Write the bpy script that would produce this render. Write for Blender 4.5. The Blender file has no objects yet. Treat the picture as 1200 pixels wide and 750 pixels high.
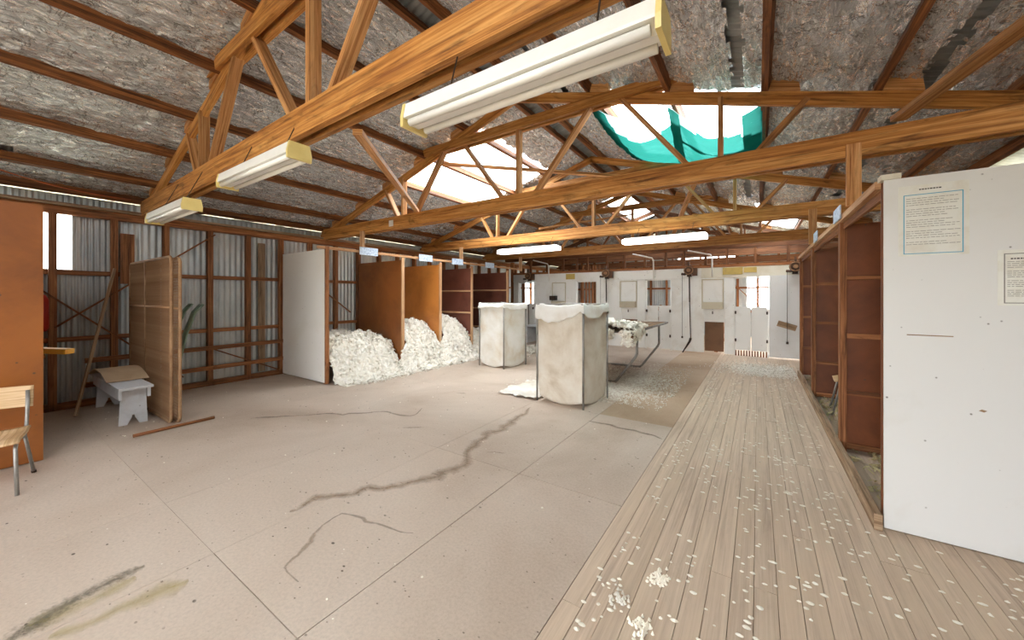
import bpy, bmesh, math, random
from mathutils import Vector, Matrix, noise
RND = random.Random(11)
sc = bpy.context.scene
COL = sc.collection
# ------------------------------------------------------------------ camera, sky, exposure
FPX, HCAM = 431.0, 1.45
YAW = math.atan(288 / 431.0)
cd = bpy.data.cameras.new('camera'); cam = bpy.data.objects.new('camera', cd); COL.objects.link(cam)
cam.location = (0, 0, HCAM); cam.rotation_euler = (math.pi / 2, 0, YAW)
cd.sensor_width = 36; cd.lens = FPX / 1200 * 36; cd.shift_y = -28 / 1200; cd.clip_start = .02
sc.camera = cam
wd = bpy.data.worlds.new('sky'); sc.world = wd; wd.use_nodes = True
bg = wd.node_tree.nodes['Background']; bg.inputs[0].default_value = (.93, .965, 1, 1); bg.inputs[1].default_value = 1.0
vs = sc.view_settings
vs.view_transform = 'Standard'; vs.look = 'None'; vs.gamma = 1; vs.use_curve_mapping = False; vs.exposure = 4.05
sc.cycles.diffuse_bounces = 6; sc.cycles.max_bounces = 12; sc.cycles.transparent_max_bounces = 12
def portal(loc, rot, sx, sy):
    l = bpy.data.lights.new('daylight_portal', 'AREA'); l.shape = 'RECTANGLE'; l.size = sx; l.size_y = sy
    l.cycles.is_portal = True
    o = bpy.data.objects.new('daylight_portal', l); COL.objects.link(o); o.location = loc; o.rotation_euler = rot
# place constants
XL, XW = -7.35, -7.47          # inner stud face and iron of the left wall
XRW = 2.05                     # right wall
XR, ZR, SL = -2.67, 4.15, .303 # ridge x, rafter top at ridge, slope
YB, YF, YE = -5.0, 10.5, 15.6  # back wall, shearing wall, end wall
TRUSS_Y = [1.35, 4.04, 6.70, 9.36, 12.0, 14.66]
SKY_L = [(-5.36, -3.50, 4.30, 6.55), (-3.52, -2.85, 9.6, 13.2)]
SKY_R = [(-1.64, .02, 4.25, 6.65), (-.05, .78, 9.5, 11.9), (-1.64, .02, -2.8, -.8)]  # last entry: unseen skylight behind the camera, added for fill light
TH = math.atan(SL)
for x0, x1, y0, y1 in SKY_L:
    portal(((x0 + x1) / 2, (y0 + y1) / 2, ZR + .3 - SL * (XR - (x0 + x1) / 2)), (0, -TH, 0), (x1 - x0) / math.cos(TH), y1 - y0)
for x0, x1, y0, y1 in SKY_R:
    portal(((x0 + x1) / 2, (y0 + y1) / 2, ZR + .3 - SL * ((x0 + x1) / 2 - XR)), (0, TH, 0), (x1 - x0) / math.cos(TH), y1 - y0)
portal((-1.9, YB - .05, 1.3), (math.pi / 2, 0, 0), 3.6, 2.6)            # open doorway behind the camera
portal((.35, YE + .1, 1.7), (-math.pi / 2, 0, 0), 1.4, 1.4)              # pen windows
portal((-1.6, YE + .1, 3.0), (-math.pi / 2, 0, 0), 2.2, .55)
portal((XW - .06, 12.5, 1.6), (0, -math.pi / 2, 0), .8, .9)
portal((XW - .06, .56, 2.15), (0, -math.pi / 2, 0), .7, .45)
portal((XRW + .08, 13.6, 1.6), (0, math.pi / 2, 0), 1.2, 4.0)

# ------------------------------------------------------------------ materials
MATS = {}
def nodes(name):
    m = bpy.data.materials.new(name); m.use_nodes = True; MATS[name] = m
    nt = m.node_tree; return m, nt, nt.nodes, nt.links, nt.nodes['Principled BSDF']
def ramp(N, stops):
    r = N.new('ShaderNodeValToRGB'); e = r.color_ramp.elements
    while len(e) < len(stops): e.new(.5)
    for k, (p, c) in enumerate(stops):
        e[k].position = p; e[k].color = (c[0], c[1], c[2], 1) if not isinstance(c, (int, float)) else (c, c, c, 1)
    return r
def S(r, g, b):
    f = lambda v: (v / 255 / 12.92) if v / 255 <= .04045 else ((v / 255 + .055) / 1.055) ** 2.4
    return (f(r), f(g), f(b))
def coords(N, L, uv=True, scale=(1, 1, 1), rand=True):
    t = N.new('ShaderNodeTexCoord'); mp = N.new('ShaderNodeMapping'); mp.inputs['Scale'].default_value = scale
    src = t.outputs['UV' if uv else 'Object']
    if rand:
        oi = N.new('ShaderNodeObjectInfo'); ad = N.new('ShaderNodeVectorMath'); ad.operation = 'MULTIPLY_ADD'
        L.new(oi.outputs['Random'], ad.inputs[0]); ad.inputs[1].default_value = (37, 19, 23); L.new(src, ad.inputs[2]); src = ad.outputs[0]
    L.new(src, mp.inputs[0]); return mp.outputs[0]
def nz(N, L, vec, scale, detail=4, rough=.6, dist=0):
    n = N.new('ShaderNodeTexNoise'); n.inputs['Scale'].default_value = scale; n.inputs['Detail'].default_value = detail
    n.inputs['Roughness'].default_value = rough; n.inputs['Distortion'].default_value = dist
    L.new(vec, n.inputs['Vector']); return n.outputs['Fac']
def mixc(N, L, fac, a, b, mode='MIX'):
    m = N.new('ShaderNodeMix'); m.data_type = 'RGBA'; m.blend_type = mode
    for s, v in ((0, fac), (6, a), (7, b)):
        if isinstance(v, (int, float)): m.inputs[s].default_value = v
        elif isinstance(v, tuple): m.inputs[s].default_value = (*v, 1)
        else: L.new(v, m.inputs[s])
    return m.outputs[2]
def bump(N, L, B, h, strength=.3, dist=.01):
    b = N.new('ShaderNodeBump'); b.inputs['Strength'].default_value = strength; b.inputs['Distance'].default_value = dist
    L.new(h, b.inputs['Height']); L.new(b.outputs[0], B.inputs['Normal']); return b
def vary(N, L, col, amt=.25):
    oi = N.new('ShaderNodeObjectInfo'); mr = N.new('ShaderNodeMapRange'); mr.inputs[3].default_value = 1 - amt; mr.inputs[4].default_value = 1 + amt
    L.new(oi.outputs['Random'], mr.inputs[0])
    hs = N.new('ShaderNodeHueSaturation'); L.new(mr.outputs[0], hs.inputs['Value']); L.new(col, hs.inputs['Color']); return hs.outputs[0]
def wood(name, dark, mid, light, rough=.65, stain=.5, amt=.2, spec=.3, dust=None, knots=True):
    m, nt, N, L, B = nodes(name)
    v = coords(N, L, True, (.45, 12, 1)); vf = coords(N, L, True, (.8, 60, 1)); v2 = coords(N, L, True, (1.0, 4.5, 1))
    g = nz(N, L, v, 2.4, 5, .6, .7); gf = nz(N, L, vf, 2.0, 3, .6, .3)
    ad = N.new('ShaderNodeMath'); ad.operation = 'MULTIPLY_ADD'; L.new(gf, ad.inputs[0]); ad.inputs[1].default_value = .55; 
    sb = N.new('ShaderNodeMath'); sb.operation = 'SUBTRACT'; L.new(g, sb.inputs[0]); sb.inputs[1].default_value = .27; L.new(sb.outputs[0], ad.inputs[2])
    r = ramp(N, [(.3, dark), (.5, mid), (.7, light)]); L.new(ad.outputs[0], r.inputs[0])
    st = nz(N, L, v2, 1.6, 6, .65, 2.2)
    r2 = ramp(N, [(.34, 1.0 - stain), (.43, 1.0 - stain * .3), (.55, 1.0)]); L.new(st, r2.inputs[0])
    c = mixc(N, L, 1.0, r.outputs[0], r2.outputs[0], 'MULTIPLY')
    if dust:
        d = nz(N, L, v2, .9, 6, .7); rd = ramp(N, [(.45, 0.0), (.7, .8)]); L.new(d, rd.inputs[0]); c = mixc(N, L, rd.outputs[0], c, dust)
    c = vary(N, L, c, amt); L.new(c, B.inputs['Base Color'])
    B.inputs['Roughness'].default_value = rough; B.inputs['Specular IOR Level'].default_value = spec
    bump(N, L, B, ad.outputs[0], .3, .004); return m
def paint(name, col, dirt=(.3, .25, .2), dirtamt=.35, speck=0, rough=.6, scale=1.5, spec=.4, amt=.04, lo=.48, hi=.75):
    m, nt, N, L, B = nodes(name)
    v = coords(N, L, True)
    d = nz(N, L, v, scale, 6, .65, .4); r = ramp(N, [(lo, 0.0), (hi, dirtamt)]); L.new(d, r.inputs[0])
    c = mixc(N, L, r.outputs[0], col, dirt)
    if speck:
        vo = N.new('ShaderNodeTexVoronoi'); vo.inputs['Scale'].default_value = speck; L.new(v, vo.inputs['Vector'])
        rv = ramp(N, [(.05, 1.0), (.10, 0.0)]); L.new(vo.outputs['Distance'], rv.inputs[0])
        sel = nz(N, L, v, speck * .5, 2); rs = ramp(N, [(.5, 0.0), (.56, .8)]); L.new(sel, rs.inputs[0])
        f = N.new('ShaderNodeMath'); f.operation = 'MULTIPLY'; L.new(rv.outputs[0], f.inputs[0]); L.new(rs.outputs[0], f.inputs[1])
        c = mixc(N, L, f.outputs[0], c, S(70, 60, 50))
    c = vary(N, L, c, amt); L.new(c, B.inputs['Base Color'])
    B.inputs['Roughness'].default_value = rough; B.inputs['Specular IOR Level'].default_value = spec
    bump(N, L, B, d, .1, .004); return m
def metal(name, col, col2, rough=.45, metallic=.8, scale=3, amt=.08):
    m, nt, N, L, B = nodes(name)
    v = coords(N, L, True, (1, .35, 1)); d = nz(N, L, v, scale, 6, .7, .3)
    r = ramp(N, [(.35, col), (.68, col2)]); L.new(d, r.inputs[0])
    L.new(vary(N, L, r.outputs[0], amt), B.inputs['Base Color']); B.inputs['Metallic'].default_value = metallic
    B.inputs['Roughness'].default_value = rough; return m

M_TRUSS = wood('truss timber', S(128, 76, 36), S(182, 122, 60), S(208, 154, 90), .6, .5, .15)
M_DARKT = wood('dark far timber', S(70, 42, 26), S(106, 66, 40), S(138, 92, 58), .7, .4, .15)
M_WEB = wood('web timber', S(132, 82, 44), S(188, 132, 80), S(216, 168, 116), .65, .35, .22)
M_PURLIN = wood('purlin timber', S(72, 42, 24), S(122, 74, 40), S(164, 106, 60), .65, .6, .15)
M_STUD = wood('stud timber', S(92, 54, 30), S(146, 92, 54), S(182, 124, 80), .65, .45, .22)
M_PALE = wood('pale dressed timber', S(170, 120, 80), S(206, 160, 118), S(226, 190, 150), .6, .25, .1)
M_BOARD = wood('floor board', S(184, 162, 142), S(201, 179, 157), S(213, 192, 169), .75, .10, .05, .25, S(210, 187, 161))
M_OLDPLANK = wood('weathered plank', S(110, 84, 60), S(158, 130, 102), S(186, 162, 134), .8, .35, .15)
M_PLY = wood('chair plywood', S(168, 132, 92), S(200, 166, 124), S(220, 190, 152), .55, .2, .08)
M_ORANGE = paint('orange hardboard', S(150, 88, 36), S(88, 46, 20), .75, 9, .4, 1.3, .5, .04, .40, .72)
M_ORANGE2 = paint('bright orange hardboard', S(212, 138, 64), S(150, 84, 34), .7, 9, .35, 1.3, .5, .03, .42, .75)
M_BROWN = paint('dark brown hardboard', S(130, 72, 36), S(72, 34, 16), .7, 8, .42, 1.6, .4, .06, .38, .7)
M_CHUTE = paint('brown chute board', S(120, 84, 54), S(80, 52, 34), .6, 0, .6, 3)
M_HATCH = paint('beige hatch paint', S(200, 190, 166), S(170, 154, 124), .5, 0, .6, 3)
M_GEAR = metal('rusty brown casting', S(58, 40, 30), S(112, 78, 54), .6, .3, 9)
M_MAROON = paint('dusty maroon hardboard', S(112, 66, 52), S(70, 38, 30), .6, 8, .5, 2, .3, .05)
M_WHITE = paint('white painted sheet', S(226, 226, 224), S(200, 192, 176), .5, 14, .45, 1.1, .4, .02, .5, .8)
M_WHITEL = paint('cream painted sheet', S(246, 243, 236), S(226, 218, 200), .5, 14, .45, 1.1, .4, .02, .5, .8)
M_WALLW = paint('white painted wall', S(238, 237, 232), S(188, 172, 148), .55, 10, .6, 1.4, .3, .03, .52, .82)
M_CREAM = paint('cream painted fascia', S(222, 216, 198), S(180, 160, 120), .5, 8, .6, 2, .3, .03)
M_BENCH = paint('white bench paint', S(216, 218, 222), S(150, 146, 140), .5, 10, .6, 3)
M_IRON = metal('galvanised iron', S(172, 178, 180), S(214, 213, 206), .42, .5, 2.5, .12)
M_ROOFIRON = metal('roof iron', S(120, 124, 126), S(170, 172, 170), .55, .5, 3)
M_STEEL = metal('steel tube', S(126, 122, 116), S(170, 166, 160), .45, .6, 4)
M_RUST = metal('dusty rusted wire', S(128, 92, 62), S(170, 134, 98), .8, .05, 5)
M_BLACK = metal('black greasy iron', S(36, 30, 26), S(84, 60, 44), .55, .3, 8)
M_FIX = paint('white enamel fitting', S(234, 232, 226), S(206, 200, 186), .4, 0, .35, 2, .5, .02)
M_FIXY = paint('yellowed plastic end', S(226, 204, 132), S(200, 170, 90), .5, 0, .4, 4, .4, .02)
M_TUBE = paint('glass tube', S(240, 238, 232), S(222, 218, 208), .3, 0, .2, 3, .5, .01)
def m_lit():
    m, nt, N, L, B = nodes('lit diffuser'); B.inputs['Base Color'].default_value = (.9, .9, .88, 1)
    B.inputs['Emission Color'].default_value = (1, .98, .95, 1); B.inputs['Emission Strength'].default_value = .45; return m
M_LIT = m_lit()
M_CARD = paint('cardboard', S(188, 160, 128), S(150, 120, 90), .5, 0, .8, 3)
M_GREEN = paint('green paint', S(128, 150, 126), S(96, 106, 84), .6, 6, .5, 6)
M_RED = paint('red enamel', S(170, 36, 22), S(90, 20, 14), .4, 0, .4, 4)
M_YELLOW = paint('yellow plastic', S(226, 168, 66), S(180, 120, 40), .4, 0, .5, 5)
M_SIGN = paint('pale blue card', S(206, 220, 236), S(150, 170, 200), .7, 0, .6, 30, .3, .03, .5, .56)
M_PAPER = paint('aged paper', S(232, 232, 225), S(196, 180, 150), .45, 0, .7, 7, .2, .02, .45, .75)
M_INK = paint('grey ink', S(140, 136, 130), S(110, 106, 100), .5, 0, .8)
M_INKD = paint('dark ink', S(64, 60, 58), S(90, 84, 80), .5, 0, .8)
M_BLUE = paint('blue ink', S(92, 166, 196), S(120, 180, 200), .5, 0, .8)
M_NOTICE = paint('yellowed notice', S(196, 170, 96), S(150, 130, 84), .7, 0, .8, 6)
M_CORD = paint('orange cable', S(176, 84, 40), S(120, 60, 30), .4, 0, .6)
M_CONC = paint('ground', S(170, 160, 130), S(130, 126, 90), .6, 0, .9, .4)
def m_floor(nm='dusty floor sheet', pal=((178, 158, 140), (198, 180, 163), (209, 193, 178))):
    m, nt, N, L, B = nodes(nm)
    v = coords(N, L, False, (1, 1, 1), False)
    g = N.new('ShaderNodeNewGeometry'); v = g.outputs['Position']
    a = nz(N, L, v, .55, 6, .6, .6); r = ramp(N, [(.3, S(*pal[0])), (.5, S(*pal[1])), (.7, S(*pal[2]))]); L.new(a, r.inputs[0])
    f = nz(N, L, v, 60, 3, .7); rf = ramp(N, [(.3, .86), (.6, 1.0)]); L.new(f, rf.inputs[0])
    c = mixc(N, L, 1, r.outputs[0], rf.outputs[0], 'MULTIPLY')
    mp = N.new('ShaderNodeMapping'); mp.inputs['Scale'].default_value = (1, 1.6, 1); L.new(v, mp.inputs[0])
    for sc_, th, cc in ((30, .055, S(110, 96, 84)), (16, .045, S(84, 72, 62)), (9, .035, S(74, 64, 56)), (15, .026, S(240, 236, 226))):
        vo = N.new('ShaderNodeTexVoronoi'); vo.inputs['Scale'].default_value = sc_ * .5; L.new(mp.outputs[0], vo.inputs['Vector'])
        rv = ramp(N, [(th * 1.2, .9), (th * 1.9, 0.0)]); L.new(vo.outputs['Distance'], rv.inputs[0])
        sel = nz(N, L, v, sc_ * .22, 2); rs = ramp(N, [(.48, 0.0), (.56, 1.0)]); L.new(sel, rs.inputs[0])
        k = N.new('ShaderNodeMath'); k.operation = 'MULTIPLY'; L.new(rv.outputs[0], k.inputs[0]); L.new(rs.outputs[0], k.inputs[1])
        c = mixc(N, L, k.outputs[0], c, cc)
    L.new(vary(N, L, c, .03), B.inputs['Base Color']); B.inputs['Roughness'].default_value = .75; B.inputs['Specular IOR Level'].default_value = .25
    bump(N, L, B, a, .15, .01); return m
M_FLOOR = m_floor()
M_FLOOR2 = m_floor('browner floor sheet', ((170, 142, 116), (188, 162, 136), (200, 176, 152)))
def m_foil():
    m, nt, N, L, B = nodes('crinkled foil')
    v = coords(N, L, True, (1, 1, 1))
    def ridged(vec, sc_, det, dist):
        n = nz(N, L, vec, sc_, det, .62, dist); a = N.new('ShaderNodeMath'); a.operation = 'SUBTRACT'; L.new(n, a.inputs[0]); a.inputs[1].default_value = .5
        b = N.new('ShaderNodeMath'); b.operation = 'ABSOLUTE'; L.new(a.outputs[0], b.inputs[0]); return b.outputs[0]
    mp = N.new('ShaderNodeMapping'); mp.inputs['Scale'].default_value = (15, 3.2, 1); L.new(v, mp.inputs[0])
    n3 = ridged(mp.outputs[0], 1.5, 5, .8); n1 = ridged(v, 6, 5, .5); n2 = ridged(v, 30, 3, .5)
    h = N.new('ShaderNodeMath'); h.operation = 'MULTIPLY_ADD'; L.new(n2, h.inputs[0]); h.inputs[1].default_value = .45; L.new(n1, h.inputs[2])
    h2 = N.new('ShaderNodeMath'); h2.operation = 'MULTIPLY_ADD'; L.new(n3, h2.inputs[0]); h2.inputs[1].default_value = 1.5; L.new(h.outputs[0], h2.inputs[2])
    bump(N, L, B, h2.outputs[0], .8, .04)
    d = nz(N, L, v, 1.3, 6, .65); r = ramp(N, [(.3, S(224, 226, 228)), (.5, S(238, 240, 242)), (.7, S(248, 249, 250))]); L.new(d, r.inputs[0])
    mp2 = N.new('ShaderNodeMapping'); mp2.inputs['Scale'].default_value = (20, 6, 1); L.new(v, mp2.inputs[0])
    du = nz(N, L, mp2.outputs[0], 1.3, 6, .75, .6); rd = ramp(N, [(.44, 0.0), (.60, 1.0)]); L.new(du, rd.inputs[0])
    c = mixc(N, L, rd.outputs[0], r.outputs[0], S(176, 178, 180))
    cr = ramp(N, [(.0, 1.0), (.022, 0.0)]); L.new(n3, cr.inputs[0]); c = mixc(N, L, cr.outputs[0], c, S(252, 251, 249))  # bright creases: highlights on the folds, painted into the colour
    ck = ramp(N, [(.0, .8), (.018, 0.0)]); L.new(n1, ck.inputs[0]); c = mixc(N, L, ck.outputs[0], c, S(84, 74, 64))  # dark creases: shade in the folds, painted into the colour
    L.new(c, B.inputs['Base Color'])
    mr = N.new('ShaderNodeMapRange'); L.new(rd.outputs[0], mr.inputs[0]); mr.inputs[3].default_value = .75; mr.inputs[4].default_value = .35; L.new(mr.outputs[0], B.inputs['Metallic'])
    B.inputs['Roughness'].default_value = .18; return m
M_FOIL = m_foil()
def m_wool(name, a, b, c3):
    m, nt, N, L, B = nodes(name)
    v = coords(N, L, False, (1, 1, 1), False)
    d = nz(N, L, v, 13, 5, .7); r = ramp(N, [(.30, c3), (.40, b), (.58, a)]); L.new(d, r.inputs[0])
    L.new(r.outputs[0], B.inputs['Base Color']); B.inputs['Roughness'].default_value = .95; B.inputs['Specular IOR Level'].default_value = .1
    f = nz(N, L, v, 60, 3, .7); bump(N, L, B, f, .6, .01); return m
M_WOOL = m_wool('greasy white wool', S(250, 246, 237), S(238, 231, 217), S(140, 124, 100))
M_LITTER = m_wool('trodden wool', S(236, 231, 220), S(212, 203, 188), S(140, 126, 108))
M_STRAW = m_wool('straw litter', S(204, 188, 146), S(178, 162, 118), S(132, 122, 80))
def m_cloth(nm='white pack cloth', pal=((214, 200, 178), (230, 226, 216), (238, 236, 230))):
    m, nt, N, L, B = nodes(nm)
    v = coords(N, L, False, (1, 1, 1), True)
    d = nz(N, L, v, 2.3, 5, .6, .4); r = ramp(N, [(.3, S(*pal[0])), (.5, S(*pal[1])), (.65, S(*pal[2]))]); L.new(d, r.inputs[0])
    L.new(r.outputs[0], B.inputs['Base Color']); B.inputs['Roughness'].default_value = .85; B.inputs['Specular IOR Level'].default_value = .2
    f = nz(N, L, v, 16, 5, .6); bump(N, L, B, f, .35, .012); return m
M_CLOTH = m_cloth()
M_CUFF = m_cloth('white cuff cloth', ((226, 218, 204), (242, 240, 234), (247, 246, 242)))
M_BAG = m_cloth('stained pack cloth', ((198, 182, 158), (222, 212, 196), (232, 226, 214)))
def m_thin(name, col, transp, transl=.5, tint=(.93, .96, .96)):
    m, nt, N, L, B = nodes(name); N.remove(B); out = N['Material Output']
    t = N.new('ShaderNodeBsdfTransparent'); t.inputs[0].default_value = (*tint, 1)
    d = N.new('ShaderNodeBsdfDiffuse'); d.inputs[0].default_value = (*col, 1)
    q = N.new('ShaderNodeBsdfTranslucent'); q.inputs[0].default_value = (*col, 1)
    m1 = N.new('ShaderNodeMixShader'); m1.inputs[0].default_value = transl; L.new(d.outputs[0], m1.inputs[1]); L.new(q.outputs[0], m1.inputs[2])
    m2 = N.new('ShaderNodeMixShader'); m2.inputs[0].default_value = transp; L.new(m1.outputs[0], m2.inputs[1]); L.new(t.outputs[0], m2.inputs[2])
    L.new(m2.outputs[0], out.inputs[0]); return m
M_CLEAR = m_thin('clear roof sheet', (.86, .92, .98), .8, .8)
M_SHADE = m_thin('green shade cloth', (.45, .62, .58), .55, .6, (.92, .98, .97))
M_SHADE2 = m_thin('doubled green shade cloth', (.012, .11, .088), .02, .5, (.25, .7, .62))
M_PANE = m_thin('dusty window sheet', (.9, .95, 1), .85, .9)
def m_stain(name, col, amt, lo=.35, hi=.75, scale=9):
    m, nt, N, L, B = nodes(name); out = N['Material Output']
    tc = N.new('ShaderNodeTexCoord'); sx = N.new('ShaderNodeSeparateXYZ'); L.new(tc.outputs['UV'], sx.inputs[0])
    ab = N.new('ShaderNodeMath'); ab.operation = 'ABSOLUTE'; L.new(sx.outputs[1], ab.inputs[0])
    g = N.new('ShaderNodeNewGeometry'); n = nz(N, L, g.outputs['Position'], scale, 5, .7)
    sb = N.new('ShaderNodeMath'); sb.operation = 'MULTIPLY_ADD'; L.new(ab.outputs[0], sb.inputs[0]); sb.inputs[1].default_value = -.75; 
    ad = N.new('ShaderNodeMath'); ad.operation = 'ADD'; ad.inputs[1].default_value = .35; L.new(n, ad.inputs[0]); L.new(ad.outputs[0], sb.inputs[2])
    r = ramp(N, [(lo, 0.0), (hi, amt)]); L.new(sb.outputs[0], r.inputs[0])
    B.inputs['Base Color'].default_value = (*col, 1); B.inputs['Roughness'].default_value = .8; B.inputs['Specular IOR Level'].default_value = .2
    L.new(r.outputs[0], B.inputs['Alpha']); return m
M_STAIN = m_stain('brown water stain', S(166, 143, 121), .55, .22, .85, 13)
M_STAIN2 = m_stain('thin water mark', S(168, 149, 131), .5, .3, .7, 14)
M_MOULD = m_stain('grey mould', S(112, 106, 90), .6, .5, .9, 45)
M_YSTAIN = m_stain('yellow stain', S(188, 172, 118), .55, .3, 1.0, 8)
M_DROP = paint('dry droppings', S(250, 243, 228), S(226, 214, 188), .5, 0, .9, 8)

# ------------------------------------------------------------------ mesh helpers
Z = Vector((0, 0, 1))
def wloc(o):
    p = Vector((0, 0, 0))
    while o: p += o.location; o = o.parent
    return p
class MB:
    def __init__(s, M=None): s.v = []; s.f = []; s.u = []; s.M = M
    def add(s, p): p = Vector(p); s.v.append(s.M @ p if s.M else p); return len(s.v) - 1
    def face(s, idx, uv): s.f.append(tuple(idx)); s.u.append(list(uv))
    def beam(s, p0, p1, w, h, up=Z, cut0=0, cut1=0):
        """w across, h along up; cut0/cut1 shift the top corners along the length for mitred ends"""
        p0, p1 = Vector(p0), Vector(p1); l = (p1 - p0).normalized(); up = Vector(up)
        sd = up.cross(l)
        if sd.length < 1e-4: sd = Vector((1, 0, 0)).cross(l)
        if sd.length < 1e-4: sd = Vector((0, 1, 0)).cross(l)
        sd.normalize(); up = l.cross(sd); n = (p1 - p0).length; b = len(s.v); ou, ov = RND.random() * 9, RND.random() * 9
        for k, p in ((0, p0), (1, p1)):
            for a, c in ((-1, -1), (1, -1), (1, 1), (-1, 1)):
                sh = (cut0 if k == 0 else cut1) * (c > 0)
                s.add(p + sd * (a * w / 2) + up * (c * h / 2) + l * sh)
        q = [(0, 1, 5, 4), (1, 2, 6, 5), (2, 3, 7, 6), (3, 0, 4, 7)]
        vv = [(0, w), (w, w + h), (w + h, 2 * w + h), (2 * w + h, 2 * w + 2 * h)]
        for (i, t) in zip(q, vv):
            s.face([b + k for k in i], [(ou, ov + t[0]), (ou, ov + t[1]), (ou + n, ov + t[1]), (ou + n, ov + t[0])])
        s.face([b + 3, b + 2, b + 1, b], [(ou, ov), (ou + .02, ov), (ou + .02, ov + h), (ou, ov + h)])
        s.face([b + 4, b + 5, b + 6, b + 7], [(ou, ov), (ou + .02, ov), (ou + .02, ov + h), (ou, ov + h)])
        return s
    def box(s, x0, x1, y0, y1, z0, z1):
        d = (x1 - x0, y1 - y0, z1 - z0); k = d.index(max(d)); c = ((x0 + x1) / 2, (y0 + y1) / 2, (z0 + z1) / 2)
        if k == 0: return s.beam((x0, c[1], c[2]), (x1, c[1], c[2]), d[1], d[2])
        if k == 1: return s.beam((c[0], y0, c[2]), (c[0], y1, c[2]), d[0], d[2])
        return s.beam((c[0], c[1], z0), (c[0], c[1], z1), d[0], d[1], (0, 1, 0))
    def tube(s, pts, r, n=8, closed=False):
        pts = [Vector(p) for p in pts]; m = len(pts); b = len(s.v); t0 = None; acc = 0
        for i, p in enumerate(pts):
            if closed: t = pts[(i + 1) % m] - pts[i - 1]
            else: t = pts[min(i + 1, m - 1)] - pts[max(i - 1, 0)]
            t.normalize()
            if t0 is None:
                a = Vector((0, 0, 1)) if abs(t.z) < .9 else Vector((1, 0, 0)); nrm = t.cross(a).normalized()
            else: nrm = (nrm - t * nrm.dot(t)).normalized()
            t0 = t; bi = t.cross(nrm); rr = r[i] if isinstance(r, (list, tuple)) else r
            for k in range(n):
                an = 2 * math.pi * k / n; s.add(p + nrm * (rr * math.cos(an)) + bi * (rr * math.sin(an)))
        for i in range(m if closed else m - 1):
            j = (i + 1) % m; le = (pts[j] - pts[i]).length
            for k in range(n):
                k2 = (k + 1) % n
                s.face([b + i * n + k, b + j * n + k, b + j * n + k2, b + i * n + k2], [(acc, k * .03), (acc + le, k * .03), (acc + le, k * .03 + .03), (acc, k * .03 + .03)])
            acc += le
        if not closed:
            s.face([b + k for k in range(n)], [(.01 * k, 0) for k in range(n)])
            s.face([b + (m - 1) * n + k for k in reversed(range(n))], [(.01 * k, 0) for k in range(n)])
        return s
    def prism(s, prof, origin, ax, ay, az, depth):
        """extrude the 2D outline prof (in ax, ay) along az by depth"""
        o, ax, ay, az = Vector(origin), Vector(ax), Vector(ay), Vector(az); b = len(s.v); n = len(prof)
        for d in (0, depth):
            for x, y in prof: s.add(o + ax * x + ay * y + az * d)
        s.face([b + k for k in reversed(range(n))], [prof[k] for k in reversed(range(n))])
        s.face([b + n + k for k in range(n)], [prof[k] for k in range(n)])
        acc = 0
        for k in range(n):
            j = (k + 1) % n; le = math.dist(prof[k], prof[j])
            s.face([b + k, b + j, b + n + j, b + n + k], [(acc, 0), (acc + le, 0), (acc + le, depth), (acc, depth)]); acc += le
        return s
    def grid(s, fn, us, vs, skip=None, uvs=1):
        b = len(s.v); nv = len(vs)
        for u in us:
            for v in vs: s.add(fn(u, v))
        for i in range(len(us) - 1):
            for j in range(nv - 1):
                if skip and skip((us[i] + us[i + 1]) / 2, (vs[j] + vs[j + 1]) / 2): continue
                k = b + i * nv + j
                s.face([k, k + nv, k + nv + 1, k + 1], [(us[i] * uvs, vs[j] * uvs), (us[i + 1] * uvs, vs[j] * uvs), (us[i + 1] * uvs, vs[j + 1] * uvs), (us[i] * uvs, vs[j + 1] * uvs)])
        return s
    def mesh(s, name, origin):
        me = bpy.data.meshes.new(name); me.from_pydata([v - origin for v in s.v], [], s.f)
        uv = me.uv_layers.new(name='UVMap'); flat = [c for f in s.u for p in f for c in p[:2]]
        uv.data.foreach_set('uv', flat); return me
    def build(s, name, mat, parent=None, smooth=False, origin=None, solid=0):
        lo = [min(v[k] for v in s.v) for k in range(3)]; hi = [max(v[k] for v in s.v) for k in range(3)]
        if origin is None:
            origin = Vector(((lo[0] + hi[0]) / 2, (lo[1] + hi[1]) / 2, lo[2] if parent is None else (lo[2] + hi[2]) / 2))
        origin = Vector(origin); me = s.mesh(name, origin); me.materials.append(mat)
        if smooth: me.polygons.foreach_set('use_smooth', [True] * len(me.polygons))
        o = bpy.data.objects.new(name, me); COL.objects.link(o); o.parent = parent
        o.location = origin - (wloc(parent) if parent else Vector((0, 0, 0)))
        if solid:
            md = o.modifiers.new('thickness', 'SOLIDIFY'); md.thickness = solid; md.offset = 0
        return o
def tag(o, label, cat=None, group=None, kind=None):
    o['label'] = label
    if cat: o['category'] = cat
    if group: o['group'] = group
    if kind: o['kind'] = kind
    return o
def thing(name, loc, label, cat, group=None):
    o = bpy.data.objects.new(name, None); COL.objects.link(o); o.location = loc; o.empty_display_size = .1
    return tag(o, label, cat, group)
def struct(name, label, loc=(0, 0, 0)):
    o = bpy.data.objects.new(name, None); COL.objects.link(o); o.location = loc
    o['kind'] = 'structure'; o['label'] = label; return o
def place(name, me, loc, parent, rz=0):
    o = bpy.data.objects.new(name, me); COL.objects.link(o); o.parent = parent
    o.location = Vector(loc) - (wloc(parent) if parent else Vector((0, 0, 0))); o.rotation_euler.z = rz; return o
def nse(x, y, z=0): return noise.noise(Vector((x, y, z)))
def lin(a, b, n): return [a + (b - a) * k / n for k in range(n + 1)]
def ss(a, b, x): t = max(0, min(1, (x - a) / (b - a))); return t * t * (3 - 2 * t)

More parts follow.
